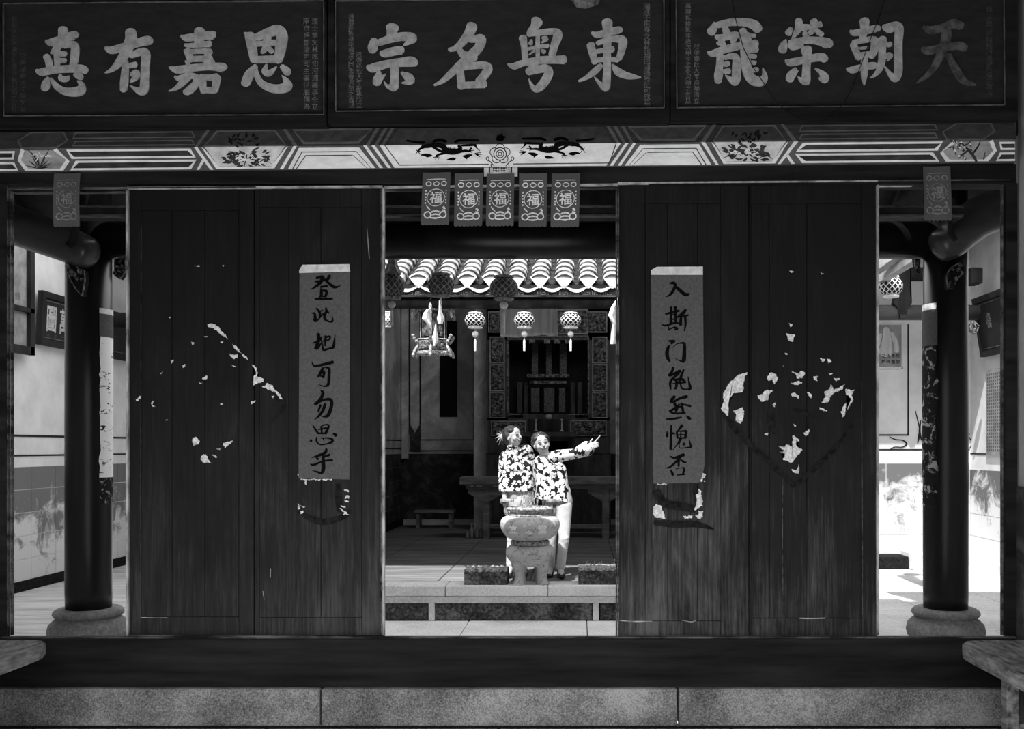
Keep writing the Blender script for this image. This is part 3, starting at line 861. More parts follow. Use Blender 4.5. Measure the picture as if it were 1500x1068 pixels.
# ================================================================ FACADE: plaques, painted beam, papers
# ---- big carved characters, brushed stroke by stroke
C1 = (40, 30, 7.5); C2 = (235, 30, 7.5); C3 = (525, 20, 7.5); C4 = (740, 20, 7.5); C5 = (1025, 20, 7.5); C6 = (1230, 20, 7.5)
BIG = {
 0: [(C1, [[(400,105,110),(390,190,100),(330,300,80),(270,365,30)],[(215,235,40),(270,245,85),(400,205,85),(520,165,90),(545,180,60)],[(330,310,70),(330,400,65),(335,500,60)],
   [(400,285,50),(500,265,75),(530,300,90),(525,400,90),(510,500,80)],[(370,370,60),(430,370,50)],[(370,445,55),(425,445,50)],[(215,400,75),(240,450,80),(255,520,80)],
   [(110,555,40),(160,570,80),(300,545,80),(450,535,80),(600,535,90),(650,560,80)],[(235,640,45),(210,700,90),(197,755,85)],
   [(265,640,25),(320,720,65),(400,775,80),(500,790,95),(590,770,105),(600,710,70),(560,670,16)],[(370,600,30),(375,640,60),(430,645,60),(465,620,25)],[(530,600,50),(580,620,75),(605,640,50)]]),
   (C1, [[(1140,130,120),(1140,220,125),(1080,360,110),(1000,480,80),(930,545,45),(860,580,10)],[(870,305,45),(930,330,80),(1080,290,85),(1230,245,90),(1330,225,100),(1355,245,80)],
   [(1085,450,60),(1080,560,80),(1070,680,90),(1062,770,75)],[(1140,390,60),(1250,350,80),(1305,370,100),(1300,500,95),(1295,650,95),(1285,760,100),(1240,780,80),(1180,750,40),(1135,720,10)],
   [(1120,500,50),(1195,490,65)],[(1150,600,50),(1200,590,95),(1180,640,60),(1135,680,12)]]),
   (C2, [[(435,120,120),(430,220,110),(425,270,100)],[(235,175,30),(290,195,75),(430,175,85),(570,165,90),(590,165,80)],[(275,275,35),(330,280,50),(450,270,58),(550,260,70)],
   [(270,335,30),(330,345,50),(450,340,50),(550,345,60)],[(300,340,80),(340,440,80)],[(545,340,75),(515,410,75),(520,470,90)],[(330,425,62),(560,425,68)],
   [(105,520,25),(190,545,82),(350,525,78),(540,510,75),(680,520,100),(700,530,85)],[(280,450,20),(310,480,60)],[(580,450,50),(570,480,60)],
   [(165,625,30),(210,640,60),(320,610,70),(400,620,50)],[(310,610,90),(240,690,70),(170,750,40),(95,780,8)],[(400,620,70),(390,700,75),(320,770,85),(275,795,60)],
   [(465,630,80),(470,720,80),(475,790,60)],[(450,620,60),(530,630,60),(620,630,90)],[(625,630,90),(610,720,80),(600,780,70)],[(480,765,66),(600,770,66)]]),
   (C2, [[(985,170,110),(1010,300,105),(1035,440,90)],[(925,140,20),(960,160,60),(1000,170,80)],[(1060,190,80),(1180,140,100),(1290,110,115),(1340,170,125),(1325,300,120),(1300,430,90),(1290,460,60)],
   [(1050,435,75),(1200,430,80),(1300,430,80)],[(1060,262,55),(1260,245,62)],[(1180,150,90),(1170,270,80),(1120,360,36)],[(1180,290,55),(1230,350,55)],
   [(1050,510,60),(980,600,105),(935,700,95)],[(1050,500,30),(1060,600,60),(1110,690,75),(1200,740,90),(1300,755,95),(1400,725,105),(1380,660,60),(1340,610,10)],
   [(1170,490,25),(1150,560,70),(1200,580,70),(1280,510,10)],[(1340,510,55),(1390,560,90),(1410,585,70)]])],
 1: [(C3, [[(375,160,145),(370,200,115),(360,260,95)],[(175,295,75),(160,370,110),(155,415,85)],[(220,325,70),(350,280,85),(480,255,90),(580,265,105),(590,290,85),(500,350,16)],
   [(255,440,60),(300,440,85),(400,415,90),(480,405,85)],[(105,590,50),(160,600,95),(300,560,82),(450,540,92),(580,530,108),(630,550,80)],[(400,590,95),(400,700,90),(395,800,100),(390,840,60)],
   [(390,820,80),(320,800,40),(285,750,10)],[(230,650,50),(215,720,100),(200,770,85)],[(240,720,60),(305,665,8)],[(480,655,35),(545,700,95),(580,735,85),(530,760,45),(475,765,8)]]),
   (C3, [[(1250,140,120),(1210,230,105),(1130,330,80),(1060,385,55),(1000,400,40)],[(1220,290,60),(1300,280,85),(1350,290,110),(1320,380,100),(1240,460,105),(1150,540,95),(1040,640,78),(930,740,50),(835,790,20)],
   [(1110,400,60),(1150,450,85),(1230,490,100),(1290,490,60)],[(1115,600,80),(1125,700,85),(1135,810,90)],[(1150,590,72),(1260,575,72),(1380,570,78),(1425,610,100),(1370,700,90),(1320,750,80)],[(1140,790,68),(1260,785,72),(1390,780,78)]]),
   (C4, [[(350,90,130),(320,150,88),(270,200,60),(240,225,16)],[(195,270,90),(210,370,72),(220,490,72)],[(250,235,40),(350,215,62),(540,200,72),(580,240,100),(545,340,88),(515,460,78)],
   [(358,250,46),(358,350,50),(358,480,46)],[(255,390,30),(350,370,38),(470,358,44)],[(290,295,25),(280,335,55)],[(410,270,30),(450,280,52),(400,325,12)],[(260,455,8),(320,410,26)],[(400,405,26),(430,425,50)],
   [(35,560,25),(100,580,68),(200,545,68),(400,515,82),(560,510,82),(650,510,92)],[(330,560,90),(270,620,70),(250,650,60)],[(250,640,80),(350,620,78),(440,605,88),(480,650,98),(440,740,98),(380,810,90),(330,830,70),(290,790,40),(262,725,10)]]),
   (C4, [[(1120,100,120),(1125,200,98),(1120,400,85),(1120,600,85),(1115,730,90),(1110,810,85),(1100,850,40)],[(1090,810,85),(1040,770,46),(980,700,10)],[(955,215,30),(1010,235,66),(1120,210,72),(1240,185,78),(1270,190,60)],
   [(940,350,90),(960,440,82),(985,540,70)],[(1010,330,46),(1080,305,56),(1200,280,66),(1290,300,96),(1280,400,82),(1250,500,66)],[(1000,420,45),(1100,405,50),(1180,395,68)],[(990,515,56),(1120,505,50),(1240,510,56)],
   [(1050,575,55),(980,640,72),(900,700,48),(810,745,22)],[(1180,570,30),(1240,640,86),(1320,680,74),(1400,695,56),(1490,705,10)]])],
 2: [(C5, [[(160,100,20),(150,160,85),(120,210,100)],[(190,130,66),(330,100,76),(500,100,86),(600,130,105),(640,180,100)],[(270,140,60),(300,230,86)],[(180,260,50),(250,265,72),(380,240,76),(420,250,60)],[(190,325,30),(240,340,55)],
   [(230,290,66),(260,350,60)],[(380,260,76),(360,320,56)],[(90,430,30),(150,440,76),(280,395,82),(420,360,78),(460,330,50)],[(225,470,80),(215,580,78),(205,680,96),(200,750,75)],
   [(270,490,46),(350,470,66),(400,500,86),(400,620,96),(400,720,98),(380,760,66),(330,720,46),(280,680,10)],[(260,560,46),(310,555,60)],[(260,640,46),(320,635,66)],
   [(470,190,80),(495,300,108),(500,450,108),(510,580,108),(540,680,108),(600,740,108),(680,740,108),(710,690,66),(690,600,8)],[(560,235,20),(600,250,46)],[(520,240,80),(540,300,56)],[(560,340,84),(615,335,92)],[(560,400,76),(620,395,76)],
   [(560,470,44),(610,475,50)],[(570,535,36),(605,545,50)],[(590,620,50),(630,620,54)]]),
   (C5, [[(1085,80,78),(1085,160,86),(1040,240,48),(1010,285,16)],[(1000,170,50),(970,220,80)],[(1130,160,84),(1200,150,56)],[(1250,90,86),(1260,150,76),(1210,220,56)],[(1310,120,70),(1330,140,40)],[(1290,200,56),(1340,235,56)],[(1150,220,56),(1180,270,56)],
   [(945,290,16),(920,350,86),(905,410,96)],[(990,330,76),(1130,300,76),(1280,300,82),(1400,330,112),(1430,350,80)],[(990,340,60),(1020,380,46),(1120,350,56)],[(1170,400,125),(1180,470,98),(1170,600,88),(1165,740,98),(1155,770,60)],
   [(1150,750,76),(1110,730,46),(1075,695,8)],[(940,520,25),(1000,540,82),(1150,510,78),(1330,480,88),(1370,510,86)],[(1050,610,40),(1000,680,92),(985,730,88)],[(1020,690,66),(1080,630,8)],[(1265,605,12),(1340,660,66),(1370,720,98),(1300,715,16)]]),
   (C6, [[(270,85,110),(270,180,88),(240,300,66)],[(115,195,30),(160,215,66),(280,195,72),(400,165,78),(420,180,60)],[(145,340,76),(180,420,76),(205,500,56)],[(150,320,56),(250,300,56),(350,285,66),(390,320,96),(370,420,86),(340,480,66)],
   [(220,385,26),(300,375,32)],[(230,445,36),(330,450,66)],[(200,480,46),(300,470,46)],[(75,610,25),(140,620,76),(250,590,66),(360,575,76),(390,580,66)],[(270,500,76),(270,620,80),(265,720,56),(268,790,10)],
   [(470,280,86),(465,400,82),(460,520,82),(430,620,66),(380,680,38),(330,710,8)],[(480,150,56),(540,160,104),(620,140,96),(650,180,98),(640,320,92),(640,500,92),(640,640,92),(610,710,88),(560,680,56),(485,575,8)],
   [(520,345,56),(555,340,56)],[(500,470,56),(550,465,66),(520,525,12)]]),
   (C6, [[(925,150,50),(1000,185,86),(1130,155,82),(1250,115,106),(1330,140,86)],[(1170,200,108),(1160,300,112),(1110,440,96),(1040,580,78),(960,680,58),(890,730,38),(840,765,8)],
   [(910,395,60),(980,410,90),(1130,375,78),(1300,355,88),(1370,380,86)],[(1190,460,66),(1240,560,78),(1310,680,86),(1370,750,66),(1440,770,46),(1495,790,8)]])],
}
PLQ = [  # outer board px, gilt border quad px, label, small inscriptions (text, x, y0, y1, size, material)
 ((-22, -34, 480, 187), [(8.5, 8), (476, 3.5), (476, 170), (9, 172)], 'left black lacquered plaque with four faded gilt characters',
  [('萬曆貳拾年歲次壬辰仲秋月朔之吉旦', 21, 24, 166, 8.4, GOLDF), ('冠帶鄉飲大賓裔文立', 34, 78, 164, 8.4, GOLDF), ('南京戶部清吏司主事傅眉禪為', 449, 26, 161, 9.2, GOLDS), ('進士第文林郎知河源縣事仝立', 461.5, 26, 161, 9.2, GOLDS)]),
 ((482, -44, 980, 182), [(493, 4), (972, -1), (972.5, 160), (493.5, 165)], 'middle black lacquered plaque with four faded gilt characters, above the doorway',
  [('萬曆叄拾叄年歲次乙巳孟春月朔之吉旦', 514.5, 20, 158, 8.2, GOLDS), ('冠帶鄉飲大賓裔孫欣立', 526, 76, 158, 8.2, GOLDS), ('賜進士出身文林郎知河源縣舉傅可教為', 947.5, 5, 155, 9.6, GOLDS)]),
 ((982, -50, 1488, 178), [(989.5, -2), (1468, -8), (1469, 156), (991, 160)], 'right black lacquered plaque with four gilt characters, the last nearly worn away',
  [('萬曆貳拾貳年歲次甲午孟冬月朔之吉旦', 1008, 4, 152, 8.2, GOLDS), ('冠帶鄉飲大賓裔學湯立', 1020.5, 64, 152, 8.2, GOLDS), ('進士第文林郎知河源縣舉吳三祺為', 1449, 9, 142, 9.2, GOLDF)]),
]
YP = -0.10
mpP = yplane(YP)
for i, (ob, gb, lab, ins) in enumerate(PLQ):
    t = thing('inscribed_plaque', Q((ob[0] + ob[2]) / 2, ob[3], YP), lab, 'plaque')
    bm = pxbox(B(), ob[0], ob[2], ob[1], ob[3], YP, 0.0)
    mk('board', bm, BOARD, t)
    # raised dark frame outside the gilt line
    bm = B()
    (ax, ay), (bx, by), (cx, cy), (dx, dy) = gb
    for q in ([(ob[0], ob[1]), (ob[2], ob[1]), (bx + 2, by - 2), (ax - 2, ay - 2)], [(ob[0], ob[3]), (ob[2], ob[3]), (cx + 2, cy + 2), (dx - 2, dy + 2)],
              [(ob[0], ob[1]), (ax - 2, ay - 2), (dx - 2, dy + 2), (ob[0], ob[3])], [(ob[2], ob[1]), (bx + 2, by - 2), (cx + 2, cy + 2), (ob[2], ob[3])]):
        poly(bm, q, mpP, 0.03, 0.03)
    mk('frame', bm, BEAMW, t)
    bm = B()
    for k in range(4):
        p, q = gb[k], gb[(k + 1) % 4]
        w = 1.3
        if abs(p[0] - q[0]) > abs(p[1] - q[1]): poly(bm, [(p[0], p[1] - w / 2), (q[0], q[1] - w / 2), (q[0], q[1] + w / 2), (p[0], p[1] + w / 2)], mpP, 0.032, 0.01)
        else: poly(bm, [(p[0] - w / 2, p[1]), (p[0] + w / 2, p[1]), (q[0] + w / 2, q[1]), (q[0] - w / 2, q[1])], mpP, 0.032, 0.01)
    mk('gilt_border', bm, LINE, t)
    for j, (cfr, strokes) in enumerate(BIG[i]):
        bm = B()
        brush(bm, zoomed(strokes, *cfr), mpP, 0.008, 0.008, 6)
        last = (i == 2 and j == 3)
        mk('character', bm, GOLDD if last else GOLD, t, label='worn, almost black character' if last else None)
    for text, x, y0, y1, sz, m in ins:
        bm = B()
        column_text(bm, text, x, y0, y1, sz, mpP, 0.002, 0.008)
        mk('inscription', bm, m, t)
# sagging black wire over the right plaque
wpts = [(1071, -8), (1078, 30), (1089, 70), (1103, 98), (1119, 122), (1138, 150), (1158, 168), (1176, 178), (1200, 182), (1222, 170), (1238, 148), (1249, 128), (1263, 90), (1276, 55), (1290, 20), (1298, -8)]
tag(mk('hanging_wire', tube(B(), [Q(x, y, YP - 0.055) for x, y in wpts], .0028, 6), plain('black_cable', 0.006, 0.5)), 'thin black wire sagging across the right plaque', 'wire')

# ---- the painted beam: two slanting faces meeting at a sharp edge
al = math.radians(36.6)
yF = -0.17
def fold(px): return 218 - 14.0 * px / 1500
fl_, fr_ = Q(0, fold(0), yF), Q(1500, fold(1500), yF)
ed = (fr_ - fl_).normalized()
nl = ed.cross(Vector((0, math.sin(al), -math.cos(al)))).normalized()
if nl.y > 0: nl = -nl
nu = ed.cross(Vector((0, math.sin(al), math.cos(al)))).normalized()
if nu.y > 0: nu = -nu
ML, MU = plane_map(fl_, nl), plane_map(fl_, nu)
def bot(px): return 251.5 - 15.0 * px / 1500
def top(px): return 193.5 - 15.0 * px / 1500
pb = thing('painted_beam', Q(750, 245, -0.1), 'long beam painted with hexagons, flowers and dragons over the doors', 'beam')
bm = B()
xa, xb = -140, 1489
pts = [ML(xa, fold(xa), 0), ML(xb, fold(xb), 0)]
lo = [ML(xa, bot(xa)), ML(xb, bot(xb))]
hi = [MU(xa, top(xa)), MU(xb, top(xb))]
bk = [Vector((lo[0].x, .03, lo[0].z)), Vector((lo[1].x, .03, lo[1].z)), Vector((hi[1].x, .03, hi[1].z)), Vector((hi[0].x, .03, hi[0].z))]
v = [bm.verts.new(p) for p in (pts[0], pts[1], lo[0], lo[1], hi[0], hi[1], *bk)]
for f in ((0, 1, 3, 2), (4, 5, 1, 0), (2, 3, 7, 6), (6, 7, 8, 9), (9, 8, 5, 4), (0, 2, 6, 9, 4), (1, 5, 8, 7, 3)): bm.faces.new([v[i] for i in f])
mk('beam', bm, PAINTM, pb)
def yl(px, t): return fold(px) + (bot(px) - fold(px)) * t      # t: 0 fold, 1 lower edge
def yu(px, t): return fold(px) + (top(px) - fold(px)) * t      # t: 0 fold, 1 upper edge
def pat(name, m, polys, mp, yf, lift):
    bm = B()
    for p in polys: poly(bm, [(x, yf(x, t)) for x, t in p], mp, lift, 0.001)
    return mk(name, bm, m, pb)
def outline(pts, w, wt):
    """ring polygons between pts and pts shrunk towards their middle by w px, wt in t units"""
    cx = sum(p[0] for p in pts) / len(pts); ct = sum(p[1] for p in pts) / len(pts)
    inn = []
    n = len(pts)
    for i, (x, t) in enumerate(pts):
        inn.append((x + (w if x < cx else -w), t + (wt if t < ct - .05 else (-wt if t > ct + .05 else 0))))
    return [[pts[i], pts[(i + 1) % n], inn[(i + 1) % n], inn[i]] for i in range(n)], inn
MX = [(880, 880), (903, 903), (934, 932), (1031, 1027), (1044, 1042), (1171, 1155), (1177, 1163), (1190, 1180), (1364, 1377), (1369, 1381), (1440, 1460), (1466, 1484), (1520, 1489)]
def mx(x):                                    # the painter's right half is a little uneven
    m = 1466 - x
    for (a, va), (b_, vb) in zip(MX, MX[1:]):
        if a <= m <= b_: return va + (vb - va) * (m - a) / (b_ - a)
    return m
def mirror(polys): return [[(mx(x), t) for x, t in p] for p in polys]
whites, creams, greys, darks, mids = [], [], [], [], []
# small hexagon (left: 26..102)
small = [(31, .0), (83, .0), (102, .58), (93, .97), (37, .97), (26, .50)]
ring, inn = outline(small, 5, .08)
whites += ring[1:] + mirror(ring[1:])
greys += [inn] + mirror([inn])
# long double bars between 97 and 222 (continuing to 286)
for t0, t1, xl, xr in ((.06, .47, 97, 287), (.55, .97, 103, 288)):
    if t0 < .3: q = [(xl, t0), (xr - 8, t0), (xr, t1), (xl + 8, t1)]
    else: q = [(xl + 8, t0), (xr, t0), (xr - 8, t1), (xl, t1)]
    ring, inn = outline(q, 4, .09)
    whites += ring + mirror(ring); darks += [inn] + mirror([inn])
for t0, t1 in ((.10, .47), (.58, .97)):
    q = [(-30, t0), (22 if t0 < .3 else 21, t0), (20 if t0 < .3 else 27, t1), (-30, t1)]
    ring, inn = outline(q, 3, .09)
    whites += ring + mirror(ring); darks += [inn] + mirror([inn])
# forked strips and stripes
def slant(xt, xb_, w): return [(xt, 0), (xt + w, 0), (xb_ + w, 1), (xb_, 1)]
S1 = [slant(284, 308, 5.5), [(288, 1), (292, 1), (299, .55), (296, .50)], slant(409, 399, 0.1)]
whites += [slant(284, 308, 5)] + mirror([slant(284, 308, 5)]) + [[(288, 1), (292, 1), (300, .6), (297, .5)]] + mirror([[(288, 1), (292, 1), (300, .6), (297, .5)]])
# big flower hexagon 295..422 (lower half shown)
big = [(295, 0), (422, 0), (402, .97), (317, .97)]
ring, inn = outline(big, 4.5, .09)
whites += [ring[1], ring[2], ring[3]] + mirror([ring[1], ring[2], ring[3]])
creams += [[(299.5, 0), (417.5, 0), (398, .87), (321, .87)]] + mirror([[(299.5, 0), (417.5, 0), (398, .87), (321, .87)]])
whites += [slant(430, 410, 5)] + mirror([slant(430, 410, 5)])
# plain cream panels 436..562
q = [(438, .08), (526, .08), (550, 1), (422, 1)]
whites += [q] + mirror([q])
for k, (d0, d1) in enumerate(((5, 6), (10.5, 11.5))):
    tt = .08 + .16 * (k + 1)
    darks += [[(438 + d0, tt), (526 - d0, tt), (526 - d0, tt + .04), (438 + d0, tt + .04)], [(438 + d0 - 1, tt), (438 + d0 + .6, tt), (423 + d0 + 1.6, 1), (423 + d0, 1)], [(526 - d0, tt), (526 - d0 + 1.2, tt), (549 - d0, 1), (548 - d0, 1)]]
darks += mirror(darks[-6:])
for a, b_, w in ((532, 556, 5), (544, 568, 5), (556, 578, 7)):
    whites += [slant(a, b_, w)] + mirror([slant(a, b_, w)])
# middle dragon panel
ctr = [(561, 0), (905, 0), (885, 1), (583, 1)]
creams2 = [ctr]
pat('white_band', PAINTW, whites, ML, yl, 0.0022)
pat('cream_panel', PAINTC, creams, ML, yl, 0.0016)
pat('cream_panel', PAINTW, creams2, ML, yl, 0.0018)
pat('grey_panel', PAINTG, greys, ML, yl, 0.0014)
pat('dark_inlay', PAINTD, darks, ML, yl, 0.0026)
pat('thin_line', PAINTD, [[(563, .0), (564.5, .0), (586, .88), (584.5, .88)], [(585, .86), (716, .86), (716, .90), (585, .90)], [(752, .86), (893, .86), (893, .90), (752, .90)], [(902, 0), (903.5, 0), (893.5, .88), (892, .88)]], ML, yl, 0.003)
# upper face: the same pattern, its shade painted in with darker copies
def upl(polys): return [[(x, t) for x, t in p] for p in polys]
uw, uc = [], []
for x0, x1 in ((25, 100), (1380, 1458)):
    r_, inn = outline([(x0, .45), (x0 + 20, .97), (x1 - 6, .97), (x1, .45), (x1 - 16, .0), (x0 + 6, 0)], 2, .07); uw += r_; uc.append(inn)
for x0, x1 in ((106, 286), (1170, 1374)):
    for t0, t1 in ((.10, .42), (.55, .92)):
        r_, _ = outline([(x0, t0), (x1, t0), (x1 - 4, t1), (x0 + 4, t1)], 2, .06); uw += r_
for s in (1, -1):
    M = (lambda ps: ps) if s == 1 else mirror
    r_, inn = outline([(298, 0), (420, 0), (404, .95), (317, .95)], 2.5, .08); uw += M(r_); uc += M([inn])
    uw += M([[(285, 0), (290, 0), (308, 1), (303, 1)], [(430, 0), (436, 0), (420, 1), (414, 1)], [(536, 0), (541, 0), (556, 1), (551, 1)], [(548, 0), (553, 0), (568, 1), (563, 1)], [(558, 0), (563, 0), (578, 1), (573, 1)]])
    r_, inn = outline([(444, .1), (526, .1), (546, 1), (428, 1)], 3, .12); uw += M(r_); uc += M([inn])
uc += [[(568, 0), (897, 0), (883, .95), (585, .95)]]
pat('shaded_band', SHADEW, uw, MU, yu, 0.0022)
pat('shaded_panel', SHADEC, uc, MU, yu, 0.0016)
# dragons, clouds, lotus medallion, flowers (brushwork)
bm = B()
def zs(strokes, ox, oy, k): return zoomed(strokes, ox, oy, k)
Z3 = (500, 175, 6.25)
drag = [[(740,250,30),(850,235,38),(930,245,50),(960,285,55),(1040,295,50),(1090,270,40),(1075,240,26)],[(840,250,24),(900,285,22),(940,290,14)],[(870,330,16),(900,318,20),(960,300,30)],[(700,290,14),(720,270,20),(760,250,24)],
  [(1080,300,18),(1130,285,22),(1180,290,12)],[(1190,262,20),(1165,292,10)],[(1225,235,26),(1240,260,12),(1268,285,5)],[(1100,240,14),(1170,235,20),(1230,232,18)],
  [(700,290,10),(685,275,5)],[(700,290,9),(680,318,5)],[(705,292,9),(722,318,5)],[(700,290,9),(728,290,5)],
  [(870,340,9),(840,348,5)],[(870,340,9),(862,368,5)],[(875,340,9),(892,362,5)],[(880,335,9),(898,345,5)],
  [(1180,285,9),(1190,300,5)],[(1180,285,9),(1215,280,5)]]
cloud = [[(728,325,8),(760,322,22),(790,328,34),(820,328,20),(832,330,6)],[(968,368,8),(1000,362,24),(1030,360,28),(1048,355,8)],[(1115,335,10),(1150,335,34),(1185,325,18),(1200,322,6)],[(1130,345,10),(1150,360,10)]]
claw = [[(1225,310,14),(1250,322,24)],[(1245,305,6),(1280,300,5)],[(1250,320,6),(1285,318,5)],[(1248,330,6),(1270,340,5)]]
rd_ = random.Random(9)
spk = []
for x0_, y0_, x1_, y1_ in ((740, 232, 860, 222), (860, 222, 950, 240), (960, 260, 1060, 270), (1080, 240, 1230, 225), (740, 262, 850, 252), (950, 300, 1080, 308)):
    for k in range(11):
        f_ = k / 10; x_, y_ = x0_ + (x1_ - x0_) * f_, y0_ + (y1_ - y0_) * f_
        spk.append([(x_, y_, 9), (x_ + rd_.uniform(-8, 14), y_ + rd_.uniform(-14, 10), 2)])
L3 = zs(drag + cloud + claw + spk, *Z3)
brush(bm, L3, ML, 0.0032, 0.001, 4)
R3 = [[(1466 - x, y - 2.6, w) for x, y, w in s] for s in L3]
brush(bm, R3, ML, 0.0032, 0.001, 4)
mk('dragon_painting', bm, INK, pb)
bm = B()
up = [[(600,195,14),(680,210,18),(760,215,20)],[(840,205,20),(900,190,26),(960,205,26)],[(1040,210,20),(1080,195,24),(1160,195,20),(1260,195,16)],[(1410,180,8),(1450,185,40),(1480,180,30)],[(1440,150,10),(1455,185,30)]]
L4 = zs(up, *Z3)
brush(bm, L4, MU, 0.0032, 0.001, 4)
brush(bm, [[(1466 - x, y - 2.6, w) for x, y, w in s] for s in L4], MU, 0.0032, 0.001, 4)
mk('dragon_backs', bm, INK, pb)
# medallion: rosette of rings on a scrolled stand that drops over the lintel
bm = B()
mc = (732.5, 225.3)
def circ(cx, cy, rx, ry, w, n=20, a0=0, a1=2 * PI): return [(cx + rx * math.cos(a0 + (a1 - a0) * i / n), cy + ry * math.sin(a0 + (a1 - a0) * i / n), w) for i in range(n + 1)]
sts = [circ(*mc, 2.6, 2.6, 1.1), circ(*mc, 5.6, 5.6, 1.1), circ(*mc, 9.2, 9.2, 1.2)]
for k in range(5):
    a = -PI / 2 + k * 2 * PI / 5
    sts.append(circ(mc[0] + 8.5 * math.cos(a), mc[1] + 8.5 * math.sin(a), 6.6, 6.2, 1.0, 12, a - 1.7, a + 1.7))
for s in (1, -1):
    sts.append([(mc[0] + s * x, y, w) for x, y, w in ((8.5, 243, 1), (12, 239, 1.1), (15, 236, 1.2), (18, 235, 1.1), (20.5, 232, 1.1), (18.5, 229.5, 1), (16, 231, 1), (17, 233.5, .8))])
    sts.append([(mc[0] + s * x, y, w) for x, y, w in ((13, 244, 1.2), (13, 240, 1.2))])
brush(bm, sts, ML, 0.0034, 0.001, 2)
mk('medallion_painting', bm, INK, pb)
# the painted tab below the medallion, over the lintel
t_ = mk('beam_tab', pxbox(B(), 709, 758, 241, 258, -0.062, -0.04), PAINTW, pb)
bm = B()
mt = yplane(-0.062)
for x0, x1 in ((716, 718), (720, 721), (745, 746), (748, 750)): rect(bm, x0, 243, x1, 253, mt, 0.002)
for k in range(26): rect(bm, 722 + (k % 9) * 2.4, 242 + (k // 9) * 3.6, 723.6 + (k % 9) * 2.4, 244 + (k // 9) * 3.6 + random.uniform(-.6, .8), mt, 0.002)
mk('tab_pattern', bm, INK, pb)
# flower panels
def leaf(x, y, a, L, w): return [(x, y, .3), (x + math.cos(a) * L * .5, y + math.sin(a) * L * .5, w), (x + math.cos(a) * L, y + math.sin(a) * L, .2)]
for (cx, cy, sx) in ((361, 231, 1.0), (1095, 224, 1.0)):
    bm = B(); bw = B()
    rnd = random.Random(int(cx))
    st_ = []
    for k in range(70):
        a = rnd.uniform(-PI, PI); rr = rnd.uniform(0, 1) ** .6
        x, y = cx + math.cos(a) * rr * 30, cy + math.sin(a) * rr * 13
        if not (fold(x) + 1 < y < bot(x) - 6): continue
        st_.append(leaf(x, y, rnd.uniform(-.7, .9) + (PI if x < cx else 0), rnd.uniform(6, 12), rnd.uniform(2.4, 4.6)))
    st_ += [[(cx - 12, cy + 13, .6), (cx - 26, cy + 4, 1.2), (cx - 36, cy + 8, .4)], [(cx + 12, cy + 13, .6), (cx + 26, cy + 3, 1.2), (cx + 37, cy + 9, .4)], [(cx - 3, cy + 13, 1), (cx, cy, 2), (cx + 1, cy - 6, .4)]]
    brush(bm, [[(x, min(max(y, fold(x) + .8), bot(x) - 5), w) for x, y, w in s] for s in st_], ML, 0.003, 0.001, 3)
    mk('flower_painting', bm, PAINTD, pb)
    ws = []
    for k in range(20):
        a = rnd.uniform(-PI, PI)
        x, y = cx - 4 + math.cos(a) * rnd.uniform(4, 20), cy + math.sin(a) * rnd.uniform(1, 6)
        ws.append([(x - 3, y + 1.5, .5), (x, y - 1, 1.8), (x + 3, y + .5, .5)])
    brush(bw, [[(x, min(max(y, fold(x) + .8), bot(x) - 5), w) for x, y, w in s] for s in ws], ML, 0.0036, 0.001, 3)
    mk('petal_painting', bw, PAINTW, pb)
    bu = B()
    brush(bu, [leaf(cx + rnd.uniform(-24, 24), fold(cx) - rnd.uniform(1, 14), rnd.uniform(-PI, PI), rnd.uniform(5, 9), rnd.uniform(2, 4)) for k in range(22)], MU, 0.003, 0.001, 3)
    mk('flower_painting', bu, SHADED, pb)
bm = B()
orch = [leaf(58, 247, a, L, 1.8) for a, L in ((-2.9, 22), (-2.5, 20), (-2.1, 22), (-1.7, 18), (-1.2, 20), (-.8, 18), (-.45, 20), (-.2, 16))] + [[(40, 219, .5), (50, 228, 2.2), (58, 243, 1)], [(72, 219, .5), (66, 230, 2), (60, 244, 1)]]
brush(bm, orch, ML, 0.003, 0.001, 4)
plum = [[(1430, 236, 3.5), (1424, 226, 4.5), (1416, 217, 3), (1408, 209, 1.5)], [(1424, 226, 3), (1432, 215, 2.4), (1436, 206, 1)], [(1418, 220, 3), (1410, 226, 2), (1404, 232, 1)]]
rnd = random.Random(4)
for k in range(26):
    x, y = rnd.uniform(1394, 1446), rnd.uniform(208, 232)
    plum.append(leaf(x, y, rnd.uniform(-PI, PI), rnd.uniform(4, 7), rnd.uniform(1.6, 3)))
brush(bm, plum, ML, 0.003, 0.001, 3)
mk('flower_painting', bm, PAINTD, pb)
bm = B()
brush(bm, [[(48, 228, 1), (53, 225, 2), (56, 230, 1.6), (53, 236, 1)], [(57, 222, 1), (61, 229, 2), (64, 227, 1)], [(67, 229, 2), (72, 228, 2.4), (75, 230, 1)]] + [[(x, y, 2.2), (x + 1.5, y + .5, 2.2)] for x, y in ((1400, 212), (1407, 208), (1412, 215), (1405, 216), (1398, 220), (1420, 211), (1404, 228), (1412, 231))], ML, 0.0036, 0.001, 4)
mk('petal_painting', bm, PAINTW, pb)

